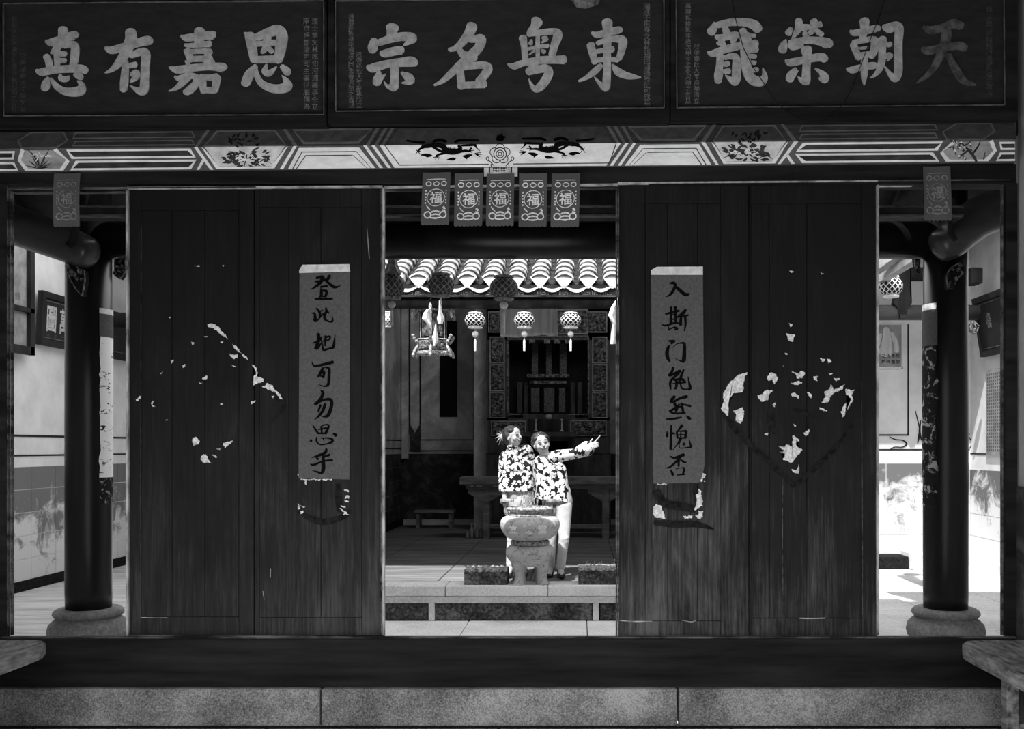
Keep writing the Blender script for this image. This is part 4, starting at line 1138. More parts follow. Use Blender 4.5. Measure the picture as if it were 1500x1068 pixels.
# ---- couplet papers on the doors
def Zc(ox, oy): return (ox, oy, 8.9)
LEFT = [(435, 380, [[(255,245,30),(340,235,50),(300,310,45),(240,360,30),(180,395,8)],[(235,290,15),(280,290,35)],[(430,215,40),(395,265,40),(350,270,30)],[(380,280,30),(450,340,40),(500,365,35),(570,345,8)],[(310,360,25),(395,348,30)],[(320,385,30),(320,440,40),(320,480,35)],[(320,410,26),(385,415,36),(380,470,36)],[(330,485,20),(385,480,20)],[(240,515,30),(350,515,30),(460,515,32)],[(300,480,26),(305,510,26)],[(380,480,22),(375,510,22)]]),
 (435, 380, [[(190,705,8),(230,705,30),(240,760,40),(240,800,45),(290,780,15)],[(260,640,25),(300,700,35),(295,770,25)],[(300,680,20),(345,660,10)],[(290,780,15),(345,710,20),(400,690,20)],[(380,630,20),(385,680,35),(360,740,35),(375,790,30),(430,815,20),(465,805,30),(460,740,8)],[(390,670,30),(415,700,25)]]),
 (435, 480, [[(280,85,45),(285,160,45),(250,270,50)],[(215,200,20),(300,165,30),(325,120,20)],[(230,270,15),(270,270,35),(325,190,12)],[(320,170,15),(335,240,25),(350,290,35),(420,275,25),(475,255,40),(490,170,25),(500,85,6)],[(375,110,30),(370,235,28)],[(340,190,12),(380,130,22),(430,115,25),(425,150,25),(375,175,18)]]),
 (435, 480, [[(200,460,15),(235,500,30),(350,480,35),(470,450,40)],[(340,530,40),(280,640,30)],[(300,600,35),(355,580,35),(345,650,30)],[(300,625,22),(340,640,22)],[(365,520,15),(420,535,35),(420,640,38),(410,740,38),(360,765,20),(290,745,8)]]),
 (435, 480, [[(320,820,25),(340,860,45),(310,930,40),(240,1000,40)],[(250,1000,30),(340,945,30),(430,935,40),(455,980,45),(440,1068,45),(400,1150,45),(330,1160,12)],[(310,1010,30),(280,1090,25)],[(370,1000,40),(340,1080,40),(290,1150,30),(225,1205,6)]]),
 (435, 590, [[(210,295,15),(250,360,30),(280,400,25)],[(330,300,15),(395,285,20),(415,310,30),(375,400,40)],[(280,400,25),(370,400,25)],[(320,310,28),(325,390,25)],[(280,350,12),(385,330,25)],[(185,495,45),(190,495,40)],[(480,405,30),(510,425,50)],[(262,450,20),(258,500,25),(300,545,18),(380,540,18),(450,515,35),(465,480,30),(400,460,20),(320,465,12)],[(340,465,10),(355,490,15)]]),
 (435, 590, [[(385,605,30),(370,650,40),(280,690,35),(195,715,8)],[(250,705,15),(275,735,35)],[(425,680,35),(370,700,30),(330,720,20)],[(175,800,12),(220,810,30),(310,775,25),(380,755,25),(465,750,28)],[(345,690,30),(345,780,50),(345,870,50),(320,915,35),(260,900,22),(200,880,6)]])]
RIGHT = [(953, 385, [[(255,270,25),(300,265,40),(320,300,40),(290,370,40),(250,420,28),(195,445,8)],[(310,300,30),(370,350,45),(440,410,45),(480,415,40),(515,400,6)]]),
 (953, 385, [[(270,580,30),(265,700,35),(262,800,35)],[(320,580,40),(325,700,35),(330,790,35)],[(195,670,20),(250,655,30),(370,625,30)],[(265,680,18),(320,670,18)],[(265,740,18),(320,735,18)],[(140,805,12),(200,820,28),(290,790,30),(370,790,25)],[(230,840,20),(245,880,20)],[(250,870,12),(310,840,20),(350,860,25),(320,870,30)],[(455,615,35),(420,660,45),(350,710,25)],[(395,700,35),(390,810,40)],[(385,700,20),(490,685,25)],[(448,690,35),(455,800,30),(440,890,15)]]),
 (953, 490, [[(240,85,25),(310,85,30),(270,115,35)],[(240,150,30),(215,220,50),(220,300,45),(250,355,25)],[(275,180,6),(340,125,12),(400,112,22),(440,125,35),(440,230,48),(430,340,52),(400,350,20),(320,315,6)]]),
 (953, 490, [[(290,430,30),(280,480,35),(235,535,30)],[(250,540,30),(330,500,35),(380,475,35),(350,520,35),(280,580,30),(255,640,35),(262,715,20)],[(290,590,20),(335,600,40),(330,700,30),(300,700,12)],[(290,640,15),(320,640,15)],[(430,460,25),(400,540,35),(370,640,35)],[(350,580,22),(420,590,38),(450,630,28)],[(360,640,22),(430,625,28)],[(390,650,20),(410,705,25),(470,715,15),(515,705,40),(500,620,25),(488,550,8)]]),
 (953, 490, [[(310,810,40),(270,860,45),(280,885,35)],[(300,880,35),(380,835,35),(470,810,45)],[(310,900,35),(330,950,38),(250,1000,28)],[(400,900,32),(415,960,32),(425,1020,32)],[(370,910,26),(330,1000,34)],[(400,905,20),(460,920,25),(520,935,28)],[(240,990,15),(280,1020,30),(350,1030,25),(450,1025,25)],[(300,960,20),(400,940,26)],[(200,1100,12),(240,1108,30),(330,1095,30),(400,1080,20)],[(470,1065,20),(505,1095,45),(510,1110,30)]]),
 (953, 600, [[(270,205,22),(265,350,30),(262,515,40)],[(215,280,12),(215,350,35)],[(280,310,35),(320,320,8)],[(410,210,45),(370,260,25),(345,290,20)],[(340,290,25),(350,370,30)],[(350,285,15),(430,280,25),(465,290,35),(450,370,35)],[(395,290,18),(390,370,18)],[(350,330,14),(450,325,14)],[(350,370,18),(450,370,22)],[(380,380,20),(350,450,18),(290,525,8)],[(400,380,18),(370,460,15),(390,505,10),(470,495,15),(525,490,30),(515,440,20),(500,380,6)],[(440,430,10),(430,455,30),(450,460,8)]]),
 (953, 600, [[(255,610,20),(310,630,30),(430,590,45)],[(390,620,30),(310,700,30),(240,755,25),(190,760,6)],[(365,660,35),(365,740,25)],[(390,655,20),(440,685,30),(470,685,8)],[(265,790,20),(290,850,40)],[(330,775,10),(400,760,12),(440,770,30),(420,840,25)],[(340,855,15),(445,845,20)]])]
YD = 0.008
mpD = yplane(YD)
for (name_lab, quad, head, chars) in (
    ('grey couplet paper with seven brushed characters on the left door, white heading strip', [(439, 400), (513, 398), (512, 702.5), (437.5, 701)], [(443, 388), (512, 387), (513.2, 398), (438.5, 400), (438.5, 396)], LEFT),
    ('grey couplet paper with seven brushed characters on the right door, torn at its foot', [(953.5, 402.5), (1029.5, 402.5), (1032, 680), (1029, 696), (1024, 707.5), (957, 708.5)], [(962, 391), (1029.5, 390.5), (1029.5, 402.8), (953.5, 402.8), (953.5, 396)], RIGHT)):
    t = thing('couplet_paper', Q(quad[0][0] + 37, quad[-1][1], YD), name_lab, 'couplet paper')
    bm = B(); poly(bm, quad, mpD, 0.003, 0.002); mk('paper_sheet', bm, REDP, t)
    bm = B(); poly(bm, head, mpD, 0.0034, 0.002); mk('heading_strip', bm, WHITEP, t)
    for ox, oy, st_ in chars:
        bm = B(); brush(bm, zoomed(st_, *Zc(ox, oy)), mpD, 0.0044, 0.001, 5); mk('character', bm, INK, t)

bm = B(); poly(bm, [(836, -6), (880, -8), (876, 1), (858, 6.5), (845, 5)], yplane(-0.20), .0, .06)
tag(mk('wood_wedge', bm, BENCHW), 'pale wedge sticking out over the top edge of the middle plaque', 'wedge')
# ---- torn paper left on the doors
def scraps(name, label, polys, strokes, m=SCRAP, stain=None):
    rnd = random.Random(len(polys) * 7 + len(strokes))
    cx_, cy_ = polys[0][0]
    t = thing(name, Q(cx_, cy_, YD), label, 'paper scraps')
    for p in polys:
        bm = B()
        out = []                                   # ragged edge
        for i, a in enumerate(p):
            b_ = p[(i + 1) % len(p)]
            out.append(a)
            L = math.hypot(b_[0] - a[0], b_[1] - a[1])
            nn_ = int(L / 1.5)
            for k in range(1, nn_):
                f = k / nn_
                out.append((a[0] + (b_[0] - a[0]) * f + rnd.uniform(-1, 1), a[1] + (b_[1] - a[1]) * f + rnd.uniform(-1, 1)))
        poly(bm, out, mpD, 0.0022, 0.0008)
        mk('paper_scrap', bm, m, t)
    return t
def stain(label, marks):
    t = thing('glue_stain', Q(marks[0][0][0], marks[0][0][1], YD), label, 'stain')
    for st_ in marks:
        bm = B(); brush(bm, [st_], mpD, 0.0006, 0.0004, 5); mk('stain_mark', bm, SOOT, t)
    return t
def zp(polys, ox, oy, k): return [[(ox + x / k, oy + y / k) for x, y in p] for p in polys]
ZR = (1040, 380, 3.14); ZL = (180, 380, 3.14)
rp = zp([[(150,525),(172,520),(160,545),(155,580),(150,610),(110,615),(90,640),(85,680),(82,720),(60,700),(50,685),(65,650),(60,625),(75,590),(95,560),(125,535)],
  [(105,695),(130,690),(150,680),(158,700),(150,740),(140,757),(115,740),(120,715)],[(262,545),(280,520),(305,530),(312,548),(295,575),(285,550),(270,560)],[(218,630),(240,620),(262,600),(288,605),(270,625),(268,645),(235,655)],
  [(375,515),(405,525),(420,512),(438,525),(425,545),(400,548),(395,530)],[(370,570),(400,560),(424,565),(405,578),(385,575)],[(370,620),(390,612),(405,625),(408,642),(395,632),(378,632)],[(445,610),(468,622),(465,640),(452,625)],[(475,540),(494,535),(492,560),(480,555)],
  [(555,575),(570,600),(620,575),(605,600),(560,620),(545,655),(510,660),(530,635),(525,610),(545,600)],[(568,545),(597,548),(580,562)],[(622,598),(665,600),(650,625),(660,645),(640,680),(610,728),(602,705),(610,680),(625,660),(640,655),(648,640),(625,620)],
  [(500,680),(540,695),(535,700),(505,690)],[(350,340),(370,345),(390,345),(380,380),(360,375)],[(362,292),(380,300),(370,312)],[(382,810),(412,830),(395,850),(410,870),(425,875),(400,905),(375,935),(335,920),(345,895),(318,885),(345,880),(312,858),(345,862),(350,848),(375,862),(380,850)],
  [(375,965),(395,970),(410,940),(408,985),(385,980)],[(430,800),(455,778),(460,790),(440,815)],[(285,670),(302,655),(298,680)],[(505,455),(530,460),(520,475)],[(538,455),(560,470),(545,480)],[(365,52),(385,55),(375,62)],[(505,58),(524,64),(512,70)],[(248,802),(270,800),(265,812)],[(328,495),(340,482),(335,492)],[(546,520),(565,525),(552,532)],[(345,430),(362,435),(350,440)],[(384,755),(396,765),(388,770)]], *ZR)
scraps('torn_paper', 'white scraps left of a diamond poster on the right door', rp, [])
lp = zp([[(387,300),(408,294),(440,310),(465,340),(488,367),(450,345),(420,318),(395,312)],[(490,432),(512,440),(530,435),(528,452),(510,458),(500,448)],[(503,388),(525,405),(548,432),(530,425),(512,405)],[(548,435),(565,445),(578,464),(560,455)],
  [(595,483),(608,490),(615,510),(620,525),(618,540),(645,548),(648,565),(620,570),(598,582),(597,545),(612,530),(605,505)],[(640,585),(668,570),(690,580),(700,600),(715,612),(735,645),(720,640),(705,612),(670,600)],[(590,652),(612,650),(592,668)],
  [(365,548),(388,535),(388,548),(370,553)],[(348,566),(368,568),(358,573)],[(275,488),(288,482),(282,500)],[(220,465),(235,462),(225,480)],[(170,525),(185,515),(178,528)],[(60,645),(82,628),(85,635),(68,652)],[(130,660),(140,650),(135,668),(152,675),(138,678)],
  [(320,820),(338,818),(354,838),(345,852),(322,858)],[(358,915),(372,895),(395,905),(392,920),(408,935),(370,935)],[(462,845),(478,840),(508,832),(482,860),(470,870)],[(432,870),(455,868),(445,877)],[(410,898),(435,908),(425,912)],[(315,378),(328,382),(322,395)],[(500,488),(522,492),(510,495)],[(447,665),(460,664),(452,670)],[(195,738),(208,736),(200,742)],[(332,28),(356,30),(345,34)],[(458,26),(466,28),(462,34)],[(374,352),(392,354),(384,358)],[(448,380),(462,378),(455,386)],[(212,266),(220,264),(217,272)],[(684,630),(696,626),(692,640)]], *ZL)
scraps('torn_paper', 'white scraps of a torn diamond poster on the far left door', lp, [])
ZQ = (940, 690, 11.87)
scraps('torn_paper', 'white torn paper ends below the right couplet paper', zp([[(200,640),(260,575),(345,610),(350,640),(360,690),(385,710),(410,835),(330,820),(225,810),(195,720)],[(985,310),(1030,340),(1035,440),(1065,520),(1040,560),(1065,600),(960,650),(925,685),(905,655),(945,600),(950,500),(950,400),(990,370)],
  [(930,780),(985,745),(985,690),(1070,700),(1060,800),(1020,835),(965,825)],[(720,775),(800,790),(825,740),(840,780),(900,770),(860,825),(750,835)],[(1060,30),(1115,60),(1105,100),(1060,150),(1030,190),(1040,110)],[(1075,150),(1110,180),(1080,190)],[(270,220),(450,222),(430,235),(275,238)]], *ZQ), [])
ZW = (420, 680, 11.87)
scraps('torn_paper', 'small white scraps below the left couplet paper', zp([[(245,258),(580,260),(790,262),(790,275),(580,278),(245,274)],[(325,280),(350,280),(345,365),(325,360)],[(190,680),(215,700),(215,730),(240,770),(195,782)],[(225,680),(250,720),(325,735),(310,752),(240,730)],[(240,820),(290,805),(290,840),(245,868)],
  [(990,435),(1080,455),(1082,485),(1010,470)],[(1030,545),(1080,545),(1080,605),(1005,595)],[(1000,620),(1080,645),(1080,668),(1010,645)],[(938,712),(1010,730),(1020,765),(950,745)],[(920,765),(960,775),(1010,820),(1088,875),(975,880),(1000,840)],[(190,165),(212,185),(210,205),(192,190)]], *ZW), [])
# dark glue stains where the posters were
stain('dark diamond glue stain under the scraps of the right door', [[(1056, 590, 6), (1072, 622, 10), (1100, 652, 9), (1130, 680, 8), (1163, 712, 6)], [(1163, 712, 6), (1195, 685, 8), (1230, 650, 7), (1252, 618, 4)], [(1163, 600, 3), (1180, 606, 5), (1200, 615, 2)], [(1128, 600, 6), (1130, 618, 10), (1134, 635, 4)]])
stain('dark glue stain below the right couplet paper', [[(962, 722, 14), (975, 738, 12), (1000, 742, 12), (1018, 746, 10)], [(960, 766, 8), (990, 768, 10), (1020, 768, 9), (1045, 775, 3)], [(1018, 712, 8), (1019, 735, 5)]])
stain('dark glue stain below the left couplet paper', [[(438, 750, 5), (460, 762, 9), (480, 764, 9), (505, 756, 8), (512, 748, 4)], [(495, 710, 6), (496, 730, 10), (498, 748, 10)], [(402, 582, 3), (415, 592, 6), (405, 610, 3), (395, 620, 2)]])

# pale scratches and bare edges on the leaves
for d_, sts_ in ((door_2, [[(537.5, 334, .8), (539, 352, 1.4), (541, 379, .8)], [(396.5, 833, 1), (396, 846, 1)], [(385, 866, .6), (387, 878, .6)]]), (door_1, [[(207, 330, .6), (206.6, 600, .9), (206.5, 904, .7)], [(207, 904.6, .8), (245, 904.8, .8)]]),
                 (door_3, [[(908, 909, 1.2), (930, 910.5, 1.4), (955, 910, .8)], [(998, 908.5, .8), (1012, 911, 1.4), (1020, 909, .8)], [(958, 430, .5), (957.6, 700, .8)]]), (door_4, [[(1262, 560, .6), (1262.6, 740, 1.6), (1263, 900, 1.0)], [(1170, 905.5, 1.2), (1186, 906, 1.6), (1208, 905.5, 1.2)], [(1147, 700, .8), (1146, 760, 1.6), (1147, 880, 1)]])):
    for s_ in sts_:
        bm = B(); brush(bm, [s_], yplane(.010), .0016, .0012, 6); mk('pale_scratch', bm, WORN2 if max(a[1] for a in s_) - min(a[1] for a in s_) > 60 else WORN, d_)
# ---- foil charm papers hanging from the lintel
def charm(x0, x1, y0, y1, y, label, tilt=0.0, foil=FOIL, group=None):
    w, h = x1 - x0, y1 - y0
    t = thing('charm_paper', Q((x0 + x1) / 2, y1, y), label, 'charm paper', group)
    mp0 = yplane(y)
    def mp(u, v, lift=0.0):               # u,v in 0..1 of the sheet, slight sway backwards
        px = x0 + u * w + tilt * (v - .5)
        p = mp0(px, y0 + v * h, lift)
        p.y += 0.012 * math.sin(v * 3.0 + x0) + 0.006 * math.sin(u * 5)
        return p
    bm = B()
    nx, ny = 14, 8
    g = [[bm.verts.new(mp(i / nx, j / ny * (0.975 if j == ny else 1.0) + (0.02 if j == ny and i % 2 else 0))) for i in range(nx + 1)] for j in range(ny + 1)]
    for j in range(ny):
        for i in range(nx): bm.faces.new((g[j][i], g[j][i + 1], g[j + 1][i + 1], g[j + 1][i]))
    g2 = bmesh.ops.extrude_face_region(bm, geom=list(bm.faces))
    bmesh.ops.translate(bm, verts=[e for e in g2['geom'] if isinstance(e, bmesh.types.BMVert)], vec=(0, .0015, 0))
    mk('sheet', bm, CHARM, t)
    def mm(px, py, lift=0.0): return mp(px / 40.0, py / 80.0, lift)
    bm = B()
    brush(bm, [circ(20, 38, 12.6, 12.8, 1.0, 24)], mm, 0.0018, 0.001, 2, False)
    mk('foil_ring', bm, foil, t)
    bm = B(); write(bm, '福', 20, 38, 18, mm, 0.0018, 0.014); mk('character', bm, foil, t)
    bm = B()
    rr = random.Random(int(x0))
    st_ = [circ(9, 17, 3.6, 3.2, 1.5, 10), circ(31, 17, 3.6, 3.2, 1.5, 10), [(15.5, 17, 1), (20, 13.5, 1.4), (24.5, 17, 1), (20, 20.5, 1.4), (15.5, 17, 1)], [(6, 10.5, .8), (20, 9.8, 1.2), (34, 10.5, .8)],
           circ(9, 64, 4.6, 4.6, 1.8, 12), circ(31, 64, 4.6, 4.6, 1.8, 12), [(14, 60, 2), (20, 58, 2.6), (26, 60, 2)], [(14, 64, 2), (20, 63, 2.4), (26, 64, 2)], [(13, 68, 1.5), (20, 69, 2.6), (27, 68, 1.5)],
           [(7, 50, 1), (10, 54, 2), (13, 57, 1)], [(31, 52, 3), (34, 56, 3)], [(30, 57, 2), (35, 59, 1)]]
    for k in range(5):
        st_ += [[(5.2, 27 + k * 4.6, 2.2), (5.6, 29.5 + k * 4.6, 1.6)], [(34.6, 27 + k * 4.6, 1.6), (34.8, 29.3 + k * 4.6, 1.2)]]
    brush(bm, st_, mm, 0.0018, 0.001, 2, False)
    mk('foil_ornament', bm, foil, t, kind='stuff')
    return t
charm(618, 659, 252, 331, -0.075, 'foil charm paper, leftmost of the five over the doorway', -2)
charm(665.5, 707, 254, 332, -0.075, 'foil charm paper, second from left over the doorway', -2)
charm(712.5, 753, 254, 332.5, -0.085, 'foil charm paper in the middle over the doorway, under the medallion', -1)
charm(760, 801, 254, 333, -0.075, 'foil charm paper, second from right over the doorway', -1)
charm(807.5, 849, 254, 333.5, -0.075, 'foil charm paper, rightmost of the five over the doorway', -2)
charm(79, 118, 254, 333, -0.075, 'dull foil charm paper over the left opening', -2, FOILD)
charm(1353, 1392.5, 243, 325, -0.075, 'dull foil charm paper over the right opening', 0, FOILD)

# ---- benches in the porch corners
def bench(name, x0, x1, yend, z, label):
    t = thing(name, ((x0 + x1) / 2, -1.0, -0.2), label, 'bench')
    bm = B()
    n = 8
    inner = x0 if x0 > 0 else x1
    sgn = 1 if x0 > 0 else -1
    outer = x1 if x0 > 0 else x0
    prof = [(inner, -1.9)] + [(inner, yend - 0.22)] + [(inner + sgn * 0.10 * (1 - math.cos(PI / 2 * k / 5)), yend - 0.22 + 0.2 * math.sin(PI / 2 * k / 5)) for k in range(1, 6)] + [(inner + sgn * .2, yend - .005), (outer, yend), (outer, -1.9)]
    va = [bm.verts.new((x, y, z)) for x, y in prof]; vb = [bm.verts.new((x, y, z - .085)) for x, y in prof]
    bm.faces.new(va); bm.faces.new(vb[::-1])
    for i in range(len(prof)): bm.faces.new((va[i], va[(i + 1) % len(prof)], vb[(i + 1) % len(prof)], vb[i]))
    bmesh.ops.bevel(bm, geom=[e for e in bm.edges if abs(e.verts[0].co.z - e.verts[1].co.z) < 1e-4], offset=.012, segments=2, affect='EDGES')
    bmesh.ops.triangulate(bm, faces=[f for f in bm.faces if len(f.verts) > 4])
    mk('seat_plank', bm, BENCHW, t)
    for yy in (yend - .62, -1.75):
        for xx in (inner + sgn * .09, outer - sgn * .07):
            mk('leg', bevbox(xx - .035, xx + .035, yy - .04, yy + .04, -0.2, z - .085, .006, 1), BENCHW, t)
        mk('stretcher', bevbox(min(inner, outer) + .1, max(inner, outer) - .08, yy - .02, yy + .02, 0.0, 0.05, .004, 1), BENCHW, t)
    return t
bench('wooden_bench', 2.885, 3.41, -0.30, 0.400, 'scarred wooden bench in the right corner before the facade')
bench('wooden_bench', -3.48, -2.79, -0.28, 0.398, 'scarred wooden bench in the left corner before the facade')
# ================================================================ FRONT HALL OBJECTS
def column(x, y, label, kind):
    t = thing('round_column', (x, y, 0), label, 'column', None)
    mk('shaft', lathe(B(), [(.178, .262), (.182, .4), (.182, 2.0), (.176, 4.3)], x, y, 40), LACQ, t, smooth=True)
    prof = [(.27, 0.0), (.305, .03), (.318, .08), (.305, .14), (.27, .175), (.245, .19), (.24, .197), (.262, .205), (.276, .225), (.270, .25), (.245, .268), (.19, .27)]
    mk('stone_base', lathe(B(), prof, x, y, 40), BASESTONE, t, smooth=True)
    def patch(a0, a1, z0, z1, m, name, off=.004, ragged=0, seed=1):
        bm = B()
        n, k = 10, 26
        g = []
        rr = random.Random(seed)
        for j in range(k + 1):
            z = z0 + (z1 - z0) * j / k
            ja, jb = rr.uniform(-ragged, ragged), rr.uniform(-ragged, ragged)
            g.append([bm.verts.new((x + (.1825 + off) * math.sin(a0 + ja + (a1 + jb - a0 - ja) * i / n), y - (.1825 + off) * math.cos(a0 + ja + (a1 + jb - a0 - ja) * i / n), z)) for i in range(n + 1)])
        for j in range(k):
            for i in range(n): bm.faces.new((g[j][i], g[j][i + 1], g[j + 1][i + 1], g[j + 1][i]))
        return mk(name, bm, m, t, smooth=True, kind='open')
    def zc(py): return CAM.z - (py - CY) * 8.1 / FPX
    if kind == 'left':
        patch(.90, 2.05, zc(458), zc(450), WHITEP, 'paper_heading', .005)
        patch(.90, 2.05, zc(492), zc(458), REDP, 'paper_strip', .005)
        patch(.92, 2.05, zc(700), zc(492), COLPAPER, 'torn_backing', .004, .05, 3)
        patch(.98, 2.0, zc(738), zc(700), COLPAPERD, 'torn_backing', .004, .1, 4)
    else:
        patch(-1.93, -.76, zc(452), zc(443), WHITEP, 'paper_heading', .005, .04, 8)
        patch(-1.95, -.70, zc(505), zc(452), REDP, 'paper_strip', .005)
        patch(-1.9, -.74, zc(700), zc(505), COLPAPERD, 'torn_backing', .004, .09, 5)
        patch(-1.7, -.8, zc(742), zc(712), COLPAPERD, 'torn_backing', .004, .12, 6)
    return t
def colx(px): return P(px, 0, 8.25).x
column(colx(130), 1.75, 'glossy black round column behind the left opening, white strip peeling off', 'left')
column(colx(1385), 1.75, 'glossy black round column behind the right opening, torn paper on its left side', 'right')
# arched tie beams with rounded ends passing the columns
def arched(name, pts, r, label):
    t = thing(name, Q(pts[0][0], pts[0][1] + 30, 1.5), label, 'beam')
    path = smooth_path([(a, b_, c) for a, b_, c in pts], 6)
    P3 = [Q(a, b_, 1.52) for a, b_, c in path]
    rr = [c * 8.0 / FPX for a, b_, c in path]
    mk('beam', tube(B(), P3, rr, 22), noisy(name + '_wood', 0.014, 0.05, 5, (.3, 1, 1), 0.35, 0.2, spec=0.5), t, smooth=True)
    return t
tl = arched('arched_beam', [(-60, 300, 34), (0, 322, 30), (40, 336, 29), (85, 353, 27), (118, 366, 25), (134, 372, 21), (142, 375, 9)], 0, 'dark arched tie beam with rounded end, left opening')
tr = arched('arched_beam', [(1367, 364, 10), (1373, 361, 22), (1390, 354, 27), (1410, 336, 29), (1435, 318, 30), (1470, 306, 31), (1540, 300, 32)], 0, 'dark arched tie beam with rounded end, right opening')
def hook(parent, pts, w):
    mk('carved_collar', tube(B(), [Q(x, y, 1.36) for x, y in pts], w, 8), CARVED if False else BEAMW, parent, smooth=True)
hook(tl, [(126, 282), (121, 300), (114, 318), (110, 338), (107, 352), (100, 360)], .03)
hook(tr, [(1398, 290), (1402, 308), (1392, 322), (1392, 340), (1400, 352)], .022)
# carved brackets
def bracket(pts, y, label, seed, m=CARVE, th=.06, name='carved_bracket'):
    bm = B()
    n = len(pts)
    mp = yplane(y)
    xs_, ys_ = [p[0] for p in pts], [p[1] for p in pts]
    poly(bm, pts, mp, 0.0, th)
    rr = random.Random(seed)
    cxm, cym = sum(xs_) / n, sum(ys_) / n
    sc = []
    for k in range(16):
        a, b_ = rr.choice(pts), rr.random() ** .5
        x, y_ = cxm + (a[0] - cxm) * b_ * .85, cym + (a[1] - cym) * b_ * .85
        r_ = rr.uniform(1.5, 3.6)
        sc.append([(x + r_ * math.cos(q), y_ + r_ * math.sin(q), rr.uniform(.9, 1.7)) for q in [rr.uniform(0, 6) + i * .9 for i in range(5)]])
    t = thing(name, mp(cxm, max(ys_), 0), label, 'bracket')
    mk('panel', bm, SOOT, t)
    b2 = B(); brush(b2, sc, mp, 0.016, 0.016, 3)
    for i in range(n):
        a, b_ = pts[i], pts[(i + 1) % n]
        brush(b2, [[(a[0], a[1], 1.1), ((a[0] + b_[0]) / 2, (a[1] + b_[1]) / 2, 1.6), (b_[0], b_[1], 1.1)]], mp, 0.012, 0.012, 2)
    mk('scroll_relief', b2, m, t)
    return t
bracket([(97, 385), (108, 384), (116, 394), (124, 396), (125, 412), (121, 434), (112, 424), (104, 410), (99, 396)], 1.50, 'gilt carved bracket under the left arched beam', 3)
bracket([(168, 352), (184, 352), (184, 398), (176, 409), (169, 404)], 1.9, 'gilt carved bracket at the right edge of the left opening', 5)
bracket([(1406, 385), (1412, 380), (1413, 398), (1400, 410), (1397, 422), (1388, 424), (1386, 405), (1392, 392)], 1.50, 'dim carved bracket under the right arched beam', 7, CARVED)
bracket([(1287, 312), (1348, 308), (1348, 345), (1330, 346), (1316, 342), (1306, 332), (1290, 326)], 1.95, 'dark carved spandrel at the top left of the right opening', 9, CARVED, name='carved_spandrel')
bracket([(1337, 348), (1346, 346), (1347, 402), (1342, 400), (1339, 375)], 1.93, 'small carved bracket left of the right column', 12, CARVED)
# pale roof timbers seen behind the right column
rt = thing('roof_timber', P(1310, 400, 9.6), 'pale slanting roof timbers behind the right column', 'timber')
def beamseg(a, b_, w, h, m, parent, name):
    a, b_ = Vector(a), Vector(b_)
    bm = B()
    t = (b_ - a).normalized(); s = t.cross(Vector((0, 0, 1))).normalized(); u = s.cross(t)
    vs = [bm.verts.new(p + s * i * w / 2 + u * j * h / 2) for p in (a, b_) for i, j in ((-1, -1), (1, -1), (1, 1), (-1, 1))]
    for f in ((0, 1, 2, 3), (7, 6, 5, 4), (0, 4, 5, 1), (1, 5, 6, 2), (2, 6, 7, 3), (3, 7, 4, 0)): bm.faces.new([vs[i] for i in f])
    return mk(name, bm, m, parent)
TIMB = noisy('pale_dusty_timber', 0.3, 0.5, 10, (1, .3, 1), .8, .2)
beamseg(P(1281, 394, 10.4), P(1352, 342, 8.9), .09, .13, TIMB, rt, 'timber')
beamseg(P(1293, 406, 10.6), P(1352, 368, 9.0), .09, .11, TIMB, rt, 'timber')
# rear gallery beams
gb = thing('gallery_beam', P(1360, 460, 12.6), 'round tie beam across the far end of the right gallery', 'beam')
mk('beam', tube(B(), [P(1180, 458, 12.6), P(1432, 458, 12.6)], .10, 16), noisy('gallery_beam_wood', .05, .10, 6, (.3, 1, 1), .5, .2), gb, smooth=True)
mk('beam_end', bevbox(P(1418, 0, 12.55).x, P(1436, 0, 12.55).x, 5.95, 6.2, P(0, 416, 12.5).z, P(0, 392, 12.5).z, .03), INW, gb)
mk('upper_beam', tube(B(), [P(1180, 400, 12.6), P(1352, 402, 12.6)], .09, 14), INW, gb, smooth=True)
pp = [(1310, 366), (1333, 366), (1333, 430), (1336, 444), (1330, 452), (1327, 466), (1319, 466), (1316, 452), (1309, 444), (1312, 430)]
bm = B(); poly(bm, pp, yplane(5.98), 0, .1); mk('carved_post', bm, INW, gb)
bm = B(); brush(bm, [circ(1424, 479, 4, 5, 1.6, 10), [(1418, 474, 1), (1426, 472, 2), (1433, 478, 1)], [(1419, 484, 1), (1428, 488, 2), (1432, 480, 1)]], yplane(5.9), .03, .06, 2)
mk('scroll_bracket', bm, CARVE, gb, label='gilt scroll bracket')
gl = thing('gallery_beam', P(175, 470, 12.9), 'dark tie beam across the far end of the left gallery', 'beam')
mk('beam', tube(B(), [P(100, 469, 12.9), P(420, 469, 12.9)], .10, 14), INW, gl, smooth=True)
